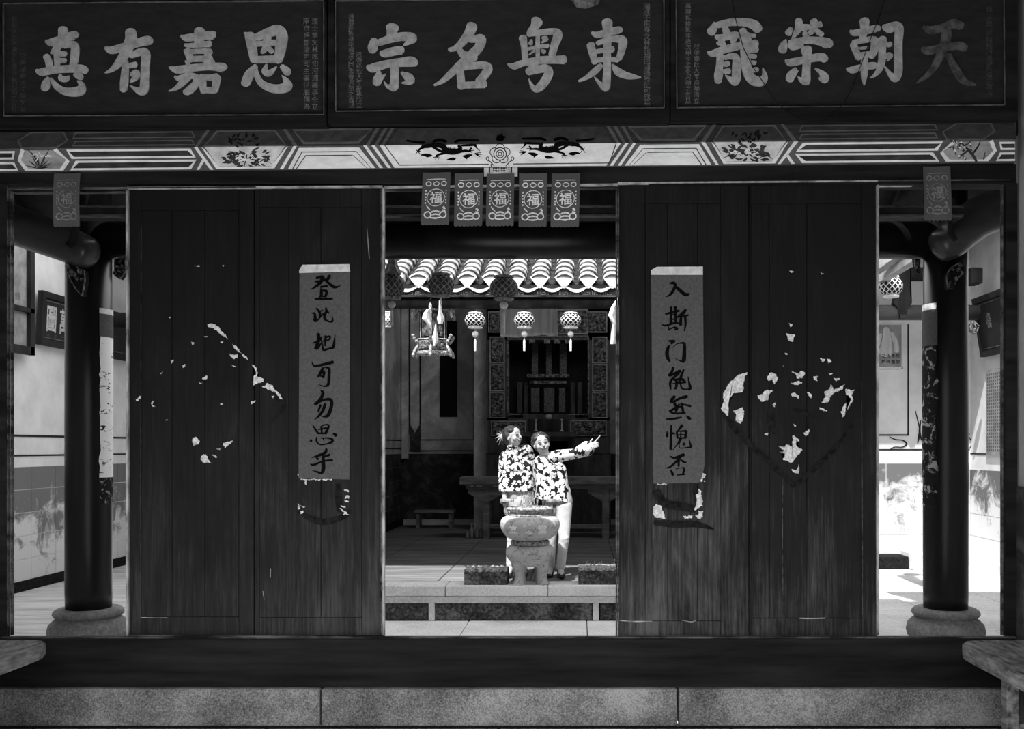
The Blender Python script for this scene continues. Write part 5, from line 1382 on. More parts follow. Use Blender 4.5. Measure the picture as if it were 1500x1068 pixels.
# plaques and frames on the gallery walls
def wallplaque(side, y0, y1, zt, zb, tilt, label, chars, sub=None):
    x = -5.735 if side < 0 else 5.875
    s = 1 if side < 0 else -1
    t = thing('wall_plaque', (x, (y0 + y1) / 2, zb), label, 'plaque')
    def V(y, z, o): return Vector((x + s * (o + tilt * (z - zb) / (zt - zb)), y, z))
    bm = B()
    def slab(bm, ya, yb, za, zb_, o0, o1):
        vs = [bm.verts.new(V(y, z, o)) for o in (o0, o1) for y, z in ((ya, za), (yb, za), (yb, zb_), (ya, zb_))]
        for f in ((0, 1, 2, 3), (7, 6, 5, 4), (0, 4, 5, 1), (1, 5, 6, 2), (2, 6, 7, 3), (3, 7, 4, 0)): bm.faces.new([vs[i] for i in f])
    slab(bm, y0, y1, zb, zt, .02, .05); mk('board', bm, BOARD, t)
    bm = B(); w = .07
    slab(bm, y0, y1, zb, zb + w, .05, .08); slab(bm, y0, y1, zt - w, zt, .05, .08); slab(bm, y0, y0 + w, zb + w, zt - w, .05, .08); slab(bm, y1 - w, y1, zb + w, zt - w, .05, .08)
    mk('frame', bm, INW, t)
    bm = B(); w2 = .012
    for a in ((y0 + w + .02, y1 - w - .02, zb + w + .02, zb + w + .02 + w2), (y0 + w + .02, y1 - w - .02, zt - w - .02 - w2, zt - w - .02)): slab(bm, *a, .05, .056)
    mk('gilt_line', bm, LINE, t)
    for ch, yc, zc_, sz, m in chars:
        bm = B()
        def mp(px, py, lift=0.0): return V(yc + px * (1 if side < 0 else -1), zc_ - py, .053 + lift)
        write(bm, ch, 0, 0, sz, mp, 0.002, 0.02, .72)
        mk('character', bm, m, t)
    return t
wallplaque(-1, 4.75, 7.1, 3.42, 2.80, .03, 'dark plaque with pale characters hanging on the left gallery wall', [('圖', 5.00, 3.12, .30, GOLD), ('萬', 5.28, 3.12, .30, GOLD), ('年', 4.95, 2.91, .09, GOLDF), ('歲', 5.1, 2.91, .09, GOLDF), ('次', 5.25, 2.91, .09, GOLDF), ('吉', 5.4, 2.91, .09, GOLDF), ('旦', 5.55, 2.91, .09, GOLDF), ('立', 5.7, 2.91, .09, GOLDF)])
wallplaque(1, 4.9, 6.38, 3.56, 2.80, .12, 'dark framed plaque high on the right gallery wall', [('福', 6.02, 3.24, .20, GOLDS), ('德', 5.5, 3.24, .20, GOLDS)])
hf = thing('framed_picture', (-5.6, 4.2, 2.7), 'tall dark glazed frame at the far left of the left opening', 'picture frame')
bm = B()
for (y0_, y1_, z0_, z1_) in ((3.75, 3.83, 2.65, 4.1), (4.45, 4.53, 2.65, 4.1), (3.75, 4.53, 2.65, 2.74), (3.75, 4.53, 3.12, 3.17), (3.75, 4.53, 4.02, 4.1)): box(bm, -5.66, -5.60, y0_, y1_, z0_, z1_)
mk('frame', bm, INW, hf)
mk('picture', box(B(), -5.67, -5.65, 3.8, 4.5, 2.7, 4.05), PAPERG, hf)
bm = B(); mm_ = lambda px, py, lift=0: Vector((-5.648 + lift, 4.12 + px, 3.4 - py))
column_text(bm, '福壽康寧', 0.14, -.22, .32, .1, mm_, .002); mk('writing', bm, GOLDS, hf)
hp = thing('hanging_rod', P(47, 520, 11.4), 'dark hanging rod with a knobbed foot beside the left plaque', 'rod')
c = P(47, 520, 11.4)
mk('rod', lathe(B(), [(.02, c.z), (.035, c.z + .03), (.02, c.z + .06), (.028, c.z + .08), (.028, c.z + .74), (.03, c.z + .80)], c.x, c.y, 10), BEAMW, hp, smooth=True)
# scroll picture on the left wall behind the column
ps = thing('hanging_scroll', (-5.72, 7.1, 1.8), 'narrow framed scroll picture on the far left wall beyond the column', 'scroll')
a, b_ = P(168, 648, 13.74), P(181, 521, 13.74)
mk('frame', box(B(), a.x - .01, b_.x + .03, 7.262, 7.30, a.z - .02, b_.z + .02), INW, ps)
mk('picture', box(B(), a.x + .02, b_.x, 7.256, 7.263, a.z + .01, b_.z - .01), PAINTG, ps)
bm = B(); brush(bm, [[(172, 600, 1), (174, 560, 2), (173, 535, .6)], [(176, 600, .6), (177, 570, 1.4), (176, 540, .5)], [(173, 610, 1.5), (176, 606, 1.5)]], yplane(7.255), .001, .001, 3); mk('painted_figure', bm, PAINTM, ps)
# poster with a portrait and two rows of writing on the far right wall
po = thing('wall_poster', P(1305, 538, 13.38), 'grey poster with two rows of writing on the far right wall', 'poster')
mpw = yplane(6.885)
bm = B(); rect(bm, 1262, 476, 1321, 538, mpw, .004); mk('sheet', bm, PAPERG, po)
bm = B(); rect(bm, 1260, 537.5, 1323, 540, mpw, .005); rect(bm, 1320.5, 474, 1322.5, 540, mpw, .005); mk('border', bm, JOINT, po)
bm = B(); brush(bm, [[(1298, 482, 8), (1299, 500, 14), (1297, 516, 20)], [(1290, 490, 4), (1286, 505, 6)], [(1306, 488, 4), (1312, 502, 7), (1313, 514, 8)]], mpw, .006, .003, 3); mk('printed_figure', bm, CLOTH, po)
bm = B()
for r in range(2):
    for i, ch in enumerate('教化為先' if r == 0 else '歷代祖宗'): write(bm, ch, 1294 + i * 7, 521 + r * 9, 5.6, mpw, .007, .02)
mk('writing', bm, INK, po)
# notice sheet with rows of small characters on the right wall
ns = thing('notice_sheet', (5.86, 5.6, 1.45), 'grey notice sheet covered with small characters on the right wall', 'notice')
mk('sheet', box(B(), 5.842, 5.850, 4.6, 6.32, 1.52, 2.62), PAPERG, ns)
bm = B()
for r in range(24):
    for c_ in range(27):
        y_, z_ = 4.66 + c_ * .061, 2.57 - r * .0425
        vs = [bm.verts.new((5.8405, y_ + dy, z_ + dz)) for dy, dz in ((0, 0), (.038, 0), (.034, -.024), (.004, -.026))]
        bm.faces.new(vs)
mk('writing', bm, PAINTM, ns, kind='stuff')

# ================================================================ LANTERNS
def honeycomb(cx, cy, cz, r, h, m, seed, rim=.55, strips=15, wid=.008, core=HOLE):
    """paper lantern: lattice skin of crossing spiral strips round a hollow"""
    bm = B()
    def pt(a, t, rr=1.0):
        z = cz + h / 2 * math.cos(t)
        rad = (r * (rim * .62) + r * (1 - rim * .62) * math.sin(t) ** 1.15) * rr
        return Vector((cx + rad * math.cos(a), cy + rad * math.sin(a), z))
    for s in (1, -1):
        for k in range(strips):
            prev = None
            for j in range(11):
                t = .28 + (PI - .56) * j / 10
                a = 2 * PI * k / strips + s * (t - .28) * .75 + seed
                pa, pb_ = pt(a - wid / r, t), pt(a + wid / r, t)
                va, vb = bm.verts.new(pa), bm.verts.new(pb_)
                if prev: bm.faces.new((prev[0], prev[1], vb, va))
                prev = (va, vb)
    return bm
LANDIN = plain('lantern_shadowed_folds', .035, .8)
def lantern(c, r, h, m, label, name='paper_lantern', top=.03, ball_dz=None, ball_r=.04, tassel=.2, cord=.4, group=None, dark=False, ballm=None, capm=None):
    t = thing(name, (c.x, c.y, c.z - h / 2), label, 'lantern', group)
    mk('lattice_skin', honeycomb(c.x, c.y, c.z, r, h, m, random.random(), wid=.0075 if not dark else .0065, strips=12 if not dark else 13), m, t, kind='open')
    prof = [(r * .30, c.z - h * .46)] + [((r * .93) * (.34 + .66 * math.sin(.28 + (PI - .56) * j / 10) ** 1.15), c.z - h / 2 * math.cos(.28 + (PI - .56) * j / 10)) for j in range(11)] + [(r * .30, c.z + h * .46)]
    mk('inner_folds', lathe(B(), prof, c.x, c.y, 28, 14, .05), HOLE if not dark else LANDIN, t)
    cp = capm or m
    mk('top_collar', lathe(B(), [(r * .5, c.z + h * .44), (r * .68, c.z + h * .5), (r * .62, c.z + h * .58), (r * .42, c.z + h * .59)], c.x, c.y, 20, 10, .06), cp, t)
    mk('bottom_collar', lathe(B(), [(r * .42, c.z - h * .60), (r * .64, c.z - h * .57), (r * .66, c.z - h * .48), (r * .5, c.z - h * .45)], c.x, c.y, 20, 10, .08), cp, t)
    mk('cord', tube(B(), [(c.x, c.y, c.z + h * .56), (c.x, c.y, c.z + h * .56 + cord)], .002, 5), BEAMW, t)
    if ball_dz:
        bz = c.z - ball_dz
        mk('paper_ball', ball(B(), (c.x, c.y, bz), ball_r, 14, 10), ballm or cp, t, smooth=True)
        mk('tassel_cord', tube(B(), [(c.x, c.y, c.z - h * .58), (c.x, c.y, bz - ball_r - .03)], .003, 5), ballm or cp, t)
        if tassel: mk('tassel', tube(B(), [(c.x, c.y, bz - ball_r - .02), (c.x, c.y, bz - ball_r - tassel * .3), (c.x, c.y, bz - ball_r - tassel)], [.006, .013, .011], 8), ballm or cp, t)
    return t
dl = 10.14
k_ = dl / FPX
for px, lab in ((696, 'white honeycomb paper lantern, left of the three under the main hall eave'), (768, 'white honeycomb paper lantern, middle one, before the grey cloth'), (836, 'white honeycomb paper lantern, right of the three under the main hall eave')):
    lantern(P(px, 469.5, dl), 15.4 * k_, 20 * k_, LANW, lab, ball_dz=20 * k_, ball_r=4.6 * k_, tassel=20 * k_, cord=.12)
lantern(P(566, 468, dl), 10 * k_, 20 * k_, LANW, 'white paper lantern half hidden at the left edge of the doorway', ball_dz=None, cord=.12)
dd = 8.42
kd = dd / FPX
lan1 = lantern(P(574, 419, dd), 19 * kd, 34 * kd, LAND, 'dark paper lantern nearest the left edge of the doorway, cone above it', dark=True, ball_dz=27 * kd, ball_r=5.5 * kd, tassel=26 * kd, cord=.36, ballm=LANG)
lan2 = lantern(P(646, 418, dd), 20 * kd, 30 * kd, LAND, 'dark paper lantern before the roof tiles, above the palace lantern', dark=True, ball_dz=None, cord=.36)
lantern(P(738, 422, dd), 21 * kd, 31 * kd, LAND, 'dark paper lantern before the roof tiles, left of the grey cloth', dark=True, ball_dz=25 * kd, ball_r=6.2 * kd, tassel=38 * kd, cord=.39, ballm=LANG)
c = P(575, 400, dd)
mk('paper_cone', lathe(B(), [(.07, c.z), (.048, c.z + .05), (.024, c.z + .13), (.006, c.z + .21)], c.x, c.y, 14, 7, .12), LAND, lan1)
mk('white_pendant', tube(B(), [P(645.5, 432, dd), P(645.5, 446, dd)], .008, 6), LANW, lan2)
lantern(P(1305, 420, 10.6), 17 * .0074, 27 * .0074, LANW, 'white wire-like lattice lantern at the left of the right opening', dark=False, cord=.10)
# palace lantern
dp = 10.3
kp = dp / FPX
pc = P(635, 480, dp)
pt_ = thing('palace_lantern', (pc.x, pc.y, P(0, 520, dp).z), 'carved six-sided palace lantern hanging left in the main hall front', 'lantern')
def hexring(r, z, rot=0.0): return [Vector((pc.x + r * math.cos(PI / 3 * k + rot), pc.y + r * math.sin(PI / 3 * k + rot), z)) for k in range(6)]
def zpx(py): return P(0, py, dp).z
def hexframe(r, z0, z1, bar, m, name, rot=PI / 6):
    bm = B()
    lo_, hi_ = hexring(r, z0, rot), hexring(r, z1, rot)
    for k in range(6):
        tube(bm, [lo_[k], lo_[(k + 1) % 6]], bar, 5); tube(bm, [hi_[k], hi_[(k + 1) % 6]], bar, 5); tube(bm, [lo_[k], hi_[k]], bar, 5)
    mk(name, bm, m, pt_)
def hexpanels(r, z0, z1, m, name, seed, rot=PI / 6):
    lo_, hi_ = hexring(r, z0, rot), hexring(r, z1, rot)
    for k in range(6):
        a, b_, c_, d_ = lo_[k], lo_[(k + 1) % 6], hi_[(k + 1) % 6], hi_[k]
        n_ = ((a + b_) / 2 - Vector((pc.x, pc.y, a.z))).normalized()
        def mp(u, v, lift=0.0): return a + (b_ - a) * u + (d_ - a) * v + n_ * lift
        bm = B(); carving(bm, mp, .06, .08, .94, .92, .012, 12, 8, seed + k, 5)
        mk(name, bm, m, pt_, kind='open')
WBAR = noisy('pale_carved_lantern_wood', .12, .62, 60, (1, 1, 1), .6, .5)
R1 = 24.5 * kp
hexframe(R1, zpx(516), zpx(498), .006, WBAR, 'basket_frame'); hexpanels(R1 * .98, zpx(515), zpx(499), CARVE, 'basket_panel', 3)
hexframe(R1 * .82, zpx(498), zpx(452), .005, WBAR, 'body_frame'); hexpanels(R1 * .76, zpx(497), zpx(454), CARVED, 'body_panel', 11)
hexframe(R1 * 1.05, zpx(453), zpx(440), .005, WBAR, 'canopy_frame'); hexpanels(R1 * 1.03, zpx(452), zpx(440), CARVED, 'canopy_panel', 21)
bm = B()
for z, r in ((zpx(517), R1), (zpx(454.5), R1 * 1.05)):
    hr_ = hexring(r, z, PI / 6)
    for k in range(6):
        for j in range(7):
            p = hr_[k] + (hr_[(k + 1) % 6] - hr_[k]) * (j + .5) / 7
            ball(bm, p + Vector((0, 0, -.008)), .012, 6, 4, (1, 1, 1.3))
mk('beaded_fringe', bm, WBAR, pt_)
for k in range(6):
    a = PI / 6 + PI / 3 * k
    for (r0, r1, z0, z1, nm) in ((R1, R1 * 1.28, zpx(508), zpx(524), 'corner_leg'), (R1 * 1.02, R1 * 1.30, zpx(503), zpx(491), 'corner_wing'), (R1 * 1.06, R1 * 1.34, zpx(438), zpx(468), 'corner_pendant')):
        pts = []
        for j in range(7):
            f = j / 6
            rad = r0 + (r1 - r0) * math.sin(f * PI / 2)
            pts.append((pc.x + rad * math.cos(a), pc.y + rad * math.sin(a), z0 + (z1 - z0) * f))
        mk(nm, tube(B(), pts, [.010, .017, .011, .018, .012, .019, .008], 6), WBAR, pt_)
mk('centre_rod', tube(B(), [(pc.x, pc.y, zpx(520)), (pc.x, pc.y, 3.31)], .008, 6), INW, pt_)
# the white paper ribbons tied to it
def ribbon(pxs, d, label):
    bm = B()
    n = len(pxs)
    L = [P(x - w / 2, y, d - .03) for x, y, w in pxs]; M_ = [P(x, y, d - .07) for x, y, w in pxs]; R = [P(x + w / 2, y, d) for x, y, w in pxs]
    lv, mv, rv = [bm.verts.new(p) for p in L], [bm.verts.new(p) for p in M_], [bm.verts.new(p) for p in R]
    for i in range(n - 1):
        bm.faces.new((lv[i], mv[i], mv[i + 1], lv[i + 1])); bm.faces.new((mv[i], rv[i], rv[i + 1], mv[i + 1]))
    g = bmesh.ops.extrude_face_region(bm, geom=list(bm.faces))
    bmesh.ops.translate(bm, verts=[e for e in g['geom'] if isinstance(e, bmesh.types.BMVert)], vec=(0, .004, 0))
    return tag(mk('white_ribbon', bm, WHITEP), label, 'paper ribbon')
ribbon([(628, 453, 6), (625, 459, 10), (624.5, 467, 13), (629, 475, 7), (632, 482, 2)], 10.02, 'round white paper rosette on the left of the palace lantern')
ribbon([(644, 440, 2), (645, 456, 5), (645.5, 467, 11), (645, 474, 7)], 10.02, 'white paper ribbon hanging at the middle of the palace lantern')
ribbon([(638.5, 474, 1.5), (638, 484, 4), (637.5, 494, 9), (638, 500, 8), (636, 507, 3)], 10.0, 'white paper cone hanging low at the palace lantern')
ribbon([(906, 436, 4), (899, 452, 10), (897, 462, 12), (900, 475, 6), (899, 490, 8), (898, 504, 8)], 10.08, 'crumpled white paper at the right edge of the doorway')
# grey cloth hung behind the middle lantern
bm = B()
n = 40
g = []
for j in range(13):
    row = []
    for i in range(n + 1):
        u, v = i / n, j / 12
        px = 731.5 + u * 84.5 + v * 1.5
        py = 438 + v * (54.5 + 1.5 * math.sin(u * 6))
        p = P(px, py, 10.95)
        p.y += .035 * math.sin(u * 22 + v) * (.4 + .6 * v) * (1.6 if u > .7 else .5) + .02 * math.sin(u * 9)
        row.append(bm.verts.new(p))
    g.append(row)
for j in range(12):
    for i in range(n): bm.faces.new((g[j][i], g[j][i + 1], g[j + 1][i + 1], g[j + 1][i]))
gg = bmesh.ops.extrude_face_region(bm, geom=list(bm.faces))
bmesh.ops.translate(bm, verts=[e for e in gg['geom'] if isinstance(e, bmesh.types.BMVert)], vec=(0, .004, 0))
ht = shell('hall_tie_beam', (0, 4.5, 3.3)); mk('beam', bevbox(-2.7, 2.7, 4.47, 4.59, 3.24, 3.38, .01), INW, ht)
tag(mk('hanging_cloth', bm, CLOTH, smooth=True), 'grey cloth hanging behind the middle white lantern', 'cloth')

# ================================================================ COURTYARD EDGE: burner and troughs
DB = 10.17
kb = DB / FPX
bc = P(776.5, 0, DB)
def zb(py): return CAM.z - (py - CY) * kb
bt = thing('incense_burner', (bc.x, bc.y, HZ), 'double-bellied stone incense burner on legs, in front of the two women', 'incense burner')
def sp2(prof, sub=4): return [(a, b_) for a, b_, c in smooth_path([(r, y, 1) for r, y in prof], sub)]
def lath(prof, m, name, lobes=0, amp=0, seg=48, sm=True):
    prof = sp2(prof)
    return mk(name, lathe(B(), [(r * kb, zb(y)) for r, y in prof], bc.x, bc.y, seg, lobes, amp), m, bt, smooth=sm)
lath([(20, 791), (29, 789), (36, 784), (41, 777), (43.2, 770), (42.5, 763), (39, 758), (33, 755.5), (28, 755)], BRONZE, 'upper_belly', 24, .008, 96)
lath([(31, 757), (31.5, 754), (30, 752), (30, 748), (33.5, 746.5), (34, 744), (32, 742.8), (28.5, 743), (28, 750)], BRONZED, 'rim')
lath([(22, 799), (27.5, 797.5), (28.6, 795), (28, 792), (24, 790), (18, 789.5)], BRONZED, 'waist_band')
lath([(14, 829), (22, 827), (29, 822), (34, 815), (35.5, 809), (34, 803), (29, 798.5), (22, 797.5)], BRONZE, 'lower_belly')
lath([(29, 749), (20, 744), (8, 742.5), (.5, 742)], SOIL, 'ash_bed', 9, .02)
for k in range(4):
    a = PI / 4 + PI / 2 * k + .12
    bm = B()
    rings = []
    for r0, r1, w, y in ((17, 30, 17, 820), (17, 30, 15, 829), (17, 27, 12, 838), (16, 27, 12.5, 846), (17, 30, 14, 852), (17, 32, 16, 855.3)):
        ring = []
        for rr_, ww in ((r0, -w), (r1, -w), (r1, w), (r0, w)):
            x = rr_ * math.cos(a) - ww * .5 * math.sin(a); y_ = rr_ * math.sin(a) + ww * .5 * math.cos(a)
            ring.append(bm.verts.new((bc.x + x * kb, bc.y + y_ * kb, zb(y) if y < 855 else HZ)))
        rings.append(ring)
    for i in range(len(rings) - 1):
        for j in range(4): bm.faces.new((rings[i][j], rings[i][(j + 1) % 4], rings[i + 1][(j + 1) % 4], rings[i + 1][j]))
    bm.faces.new(rings[0]); bm.faces.new(rings[-1][::-1])
    bmesh.ops.subdivide_edges(bm, edges=list(bm.edges), cuts=1, use_grid_fill=True, smooth=.6)
    mk('leg', bm, BRONZE, bt, smooth=True)
for s in (-1, 1):
    bm = B()
    prof = [(31, 757), (35.5, 750), (36, 741), (37, 737), (43, 733.5)] if s < 0 else [(31, 757), (35.5, 750), (36, 741), (37, 737), (43, 733.5)]
    pts = [(bc.x + s * x * kb, bc.y, zb(y)) for x, y in prof]
    tube(bm, pts, [.020, .022, .022, .026, .022], 8)
    x0_, x1_ = sorted((bc.x + s * 24 * kb, bc.x + s * 43.5 * kb))
    b2 = bevbox(x0_, x1_, bc.y - .055, bc.y + .055, zb(735.5), zb(731), .008)
    me = bpy.data.meshes.new('t'); b2.to_mesh(me); b2.free(); bm.from_mesh(me)
    mk('handle', bm, BRONZED, bt)
# raised white characters on the upper belly
for i, ch in enumerate('立德堂'):
    bm = B()
    pxc = (754.5, 775.5, 796)[i]
    def mp(px, py, lift=0.0):
        r_ = 43.4 * kb if 764 < py < 776 else (43.4 - abs(py - 770) * .22) * kb
        dx = (px - 776.5) * kb
        return Vector((bc.x + dx, bc.y - math.sqrt(max(r_ * r_ - dx * dx, 0)) - .006 - lift, zb(py)))
    write(bm, ch, pxc, 772, 13.0 if i != 1 else 15, mp, .002, .03)
    mk('character', bm, LANW, bt)
isx = []
bm = B()
for k in range(34):
    a, r_ = random.uniform(0, 2 * PI), random.uniform(0, .16)
    x, y_ = bc.x + r_ * math.cos(a), bc.y + r_ * math.sin(a)
    h = random.uniform(.06, .17)
    tube(bm, [(x, y_, zb(745)), (x + random.uniform(-.06, .06), y_ + random.uniform(-.03, .03), zb(745) + h)], .0035, 4)
mk('incense_sticks', bm, noisy('burnt_stick', .08, .6, 60, (1, 1, 1), .8, 0), bt, kind='stuff')
def trough(xa, xb, ya, yb, d, label, seed):
    k = d / FPX
    a, b_ = P(xa, yb, d), P(xb, ya, d)
    t = thing('stone_trough', ((a.x + b_.x) / 2, a.y + .12, HZ), label, 'trough')
    y0, y1 = a.y, a.y + .26
    z1 = b_.z
    bm = B()
    w = .035
    box(bm, a.x, b_.x, y0, y0 + w, HZ, z1); box(bm, a.x, b_.x, y1 - w, y1, HZ, z1); box(bm, a.x, a.x + w, y0 + w, y1 - w, HZ, z1); box(bm, b_.x - w, b_.x, y0 + w, y1 - w, HZ, z1); box(bm, a.x + w, b_.x - w, y0 + w, y1 - w, HZ, HZ + .03)
    bmesh.ops.subdivide_edges(bm, edges=list(bm.edges), cuts=3, use_grid_fill=True)
    rr = random.Random(seed)
    for v in bm.verts:
        if v.co.z > HZ + .01: v.co += Vector((rr.uniform(-.003, .003), rr.uniform(-.003, .003), rr.uniform(-.004, .004)))
    mk('trough_body', bm, STONED, t)
    bm = B()
    g = [[bm.verts.new((a.x + (b_.x - a.x) * i / 22, y0 - .008 + (y1 - y0 + .016) * j / 6, z1 - .004 + rr.uniform(0, .02))) for i in range(23)] for j in range(7)]
    for j in range(6):
        for i in range(22): bm.faces.new((g[j][i], g[j][i + 1], g[j + 1][i + 1], g[j + 1][i]))
    gg = bmesh.ops.extrude_face_region(bm, geom=list(bm.faces))
    bmesh.ops.translate(bm, verts=[e for e in gg['geom'] if isinstance(e, bmesh.types.BMVert)], vec=(0, 0, -.028))
    mk('crusted_rim', bm, SOIL, t, kind='stuff')
    bm = B()
    for q in range(26):
        x, y_ = rr.uniform(a.x + .05, b_.x - .05), rr.uniform(y0 + .05, y1 - .05)
        tube(bm, [(x, y_, z1), (x + rr.uniform(-.02, .02), y_, z1 + rr.uniform(.02, .07))], .002, 4)
    mk('stick_stubs', bm, BRONZED, t, kind='stuff')
trough(680, 743, 834.5, 857.5, 10.02, 'low dark stone trough to the left of the burner', 3)
trough(847.5, 916, 832.5, 856.5, 10.04, 'low dark stone trough to the right of the burner', 9)

# ================================================================ MAIN HALL FURNITURE
TABW = noisy('worn_table_wood', .12, .28, 14, (.25, 1, 1), .6, .3)
DT = 15.0
ty0 = DT - 6.5
tb = thing('altar_table', (0.02, ty0 + .25, HZ), 'long dark wooden altar table standing before the shrine', 'table')
def tx(px): return P(px, 0, DT).x
def tz(py): return P(0, py, DT).z
mk('table_top', bevbox(tx(673), tx(926), ty0, ty0 + .55, tz(710), tz(699), .012), TABW, tb)
mk('apron', bevbox(tx(682), tx(916), ty0 + .03, ty0 + .06, tz(716), tz(710.5), .004, 1), TABW, tb)
for px in (712, 888):
    for yy in (ty0 + .05, ty0 + .44):
        mk('leg', bevbox(tx(px - 5.5), tx(px + 4.5), yy, yy + .08, HZ, tz(710), .008, 1), TABW, tb)
    mp = yplane(ty0 + .055)
    for s in (-1, 1):
        bm = B(); poly(bm, [(px + s * 5, 711), (px + s * 27, 711), (px + s * 27, 722), (px + s * 5, 735)], mp, 0, .03); mk('bracket', bm, TABW, tb)
mk('stretcher', bevbox(tx(716), tx(884), ty0 + .07, ty0 + .12, tz(775), tz(768.5), .006, 1), TABW, tb)
for xa_, xb_ in ((689, 694), (697, 706), (722, 732)):
    mk('pale_chip', box(B(), tx(xa_), tx(xb_), ty0 + .026, ty0 + .031, tz(713), tz(711.6)), JOINT, tb)
# shrine
DS = 16.2
ysh = DS - 6.5
mps = yplane(ysh)
sh = thing('altar_shrine', (0.0, ysh + .3, HZ), 'tall carved wooden shrine with a dark niche at the back of the hall', 'shrine')
def sx(px): return P(px, 0, DS).x
def sz(py): return P(0, py, DS).z
SHW = noisy('dark_shrine_wood', .03, .07, 10, (1, 1, .3), .5, .3)
def sbox(name, xa, xb, ya, yb, y0, y1, m=None): return mk(name, box(B(), sx(xa), sx(xb), y0, y1, sz(yb), sz(ya)), m or SHW, sh)
sbox('side_frame', 714, 744, 445, 616, ysh, ysh + .5); sbox('side_frame', 862, 893, 445, 616, ysh, ysh + .5)
sbox('lower_frame', 714, 773, 612, 664, ysh, ysh + .5); sbox('lower_frame', 832, 893, 612, 664, ysh, ysh + .5)
sbox('top_frame', 714, 893, 420, 498, ysh, ysh + .5)
sbox('base_frame', 712, 895, 664, 780, ysh + .02, ysh + .5)
sbox('niche_back', 740, 866, 480, 670, ysh + .9, ysh + .95, SOOT)
for (xa, ya, xb, yb, s) in ((719, 495, 738, 531, 1), (719, 535, 738, 572, 2), (719, 576, 738, 611, 3), (869, 495, 888, 531, 4), (869, 535, 888, 572, 5), (869, 576, 888, 611, 6), (721, 618, 769, 637, 7), (837, 617, 887, 637, 8), (748, 455, 860, 488, 9), (862, 458, 888, 486, 10), (717, 458, 744, 486, 13)):
    w = abs(xb - xa)
    bm = B(); carving(bm, mps, xa, ya, xb, yb, .045, max(12, int(w * .8)), max(12, int((yb - ya) * .8)), s * 1.3, 5 if w < 30 else 9, .004)
    cp_ = mk('carved_panel', bm, CARVED, sh, kind='open')
    bm = B()
    for r_ in ((xa - 1.5, ya - 1.5, xb + 1.5, ya), (xa - 1.5, yb, xb + 1.5, yb + 1.5), (xa - 1.5, ya, xa, yb), (xb, ya, xb + 1.5, yb)): rect(bm, *r_, mps, .03)
    mk('panel_frame', bm, TABW, cp_)
bm = B(); rect(bm, 743, 494, 745, 610, mps, .02); rect(bm, 861, 494, 863, 610, mps, .02); rect(bm, 743, 606, 773, 608, mps, .02); rect(bm, 832, 606, 863, 608, mps, .02); rect(bm, 744, 492, 862, 494, mps, .02)
mk('niche_moulding', bm, CARVED, sh)
mpi = yplane(ysh + .6)
def ibox(name, xa, xb, ya, yb, m, dy=.6, th=.04):
    y0 = ysh + dy; a, b_ = Q(xa, yb, y0), Q(xb, ya, y0)
    return mk(name, box(B(), a.x, b_.x, y0, y0 + th, a.z, b_.z), m, sh)
TBL = noisy('gilt_tablet_wood', .025, .13, 60, (1, 1, .4), .6, .5)
for xa, xb in ((779, 788), (800, 808), (820, 830)): ibox('hanging_strip', xa, xb, 503, 548, TBL, .55, .01)
for xa, xb in ((758, 765), (768, 773), (836, 842), (846, 853)): ibox('spirit_tablet', xa, xb, 560, 605, SHW, .7)
for xa, xb in ((778, 790), (797, 812), (819, 828)): ibox('spirit_tablet', xa, xb, 568, 604, TBL, .5)
ibox('inner_canopy', 772, 834, 548, 553, CARVED, .45); ibox('inner_canopy', 776, 830, 558, 562, CARVED, .46)
ibox('altar_step', 766, 842, 606, 614, SHW, .3, .3); ibox('altar_step', 772, 838, 614, 646, INW, .2, .3)
for k, xa in enumerate((775, 797, 812, 828)): ibox('lamp_shade', xa, xa + 9, 497, 503, CARVED, -.02)
for px in (785, 823):
    c = P(px, 632, 16.0)
    z1 = P(0, 614, 16.0).z
    t = thing('candlestick', (c.x, c.y, c.z), 'small metal candlestick %s of the niche altar' % ('left' if px < 800 else 'right'), 'candlestick')
    mk('stem', lathe(B(), [(.035, c.z), (.03, c.z + .015), (.009, c.z + .03), (.009, z1 - .02), (.022, z1 - .01), (.018, z1)], c.x, c.y, 12), GOLD, t, smooth=True)
mk('altar_ledge', box(B(), sx(770), sx(842), ysh - .5, ysh + .02, sz(640), sz(633.5)), SHW, sh)
c = P(804, 611, 16.1)
tag(mk('round_bowl', lathe(B(), [(.02, c.z - .05), (.05, c.z - .035), (.062, c.z), (.05, c.z + .035), (.03, c.z + .045)], c.x, c.y, 16), GLASS, smooth=True), 'small pale round bowl at the foot of the niche', 'bowl')
# painted dragon board beside the shrine and dark banner on the wall
db_ = thing('painted_board', P(702, 664, 16.6), 'tall board with a painted curling dragon left of the shrine', 'painted board')
a, b_ = P(694, 776.9, 16.6), P(712.5, 425, 16.6)
mk('board', box(B(), a.x, b_.x, a.y, a.y + .05, a.z, b_.z), PLASTD, db_)
bm = B(); brush(bm, [[(700, 520, 1), (708, 532, 3), (709, 548, 4), (702, 562, 4), (697, 572, 2)], [(698, 578, 2), (701, 590, 3), (709, 596, 4), (710, 606, 4), (702, 612, 4), (696, 606, 3), (698, 594, 2)], [(700, 470, 1), (706, 485, 3), (700, 500, 3), (698, 512, 1)]], yplane(a.y), .004, .004, 5)
mk('painted_dragon', bm, CLOTH, db_)
bm = B(); rect(bm, 644.5, 470, 670, 611, yplane(11.27), .004); mk_b = mk('dark_banner', bm, SOOT); tag(mk_b, 'long dark paper banner on the back wall left of the shrine', 'banner')
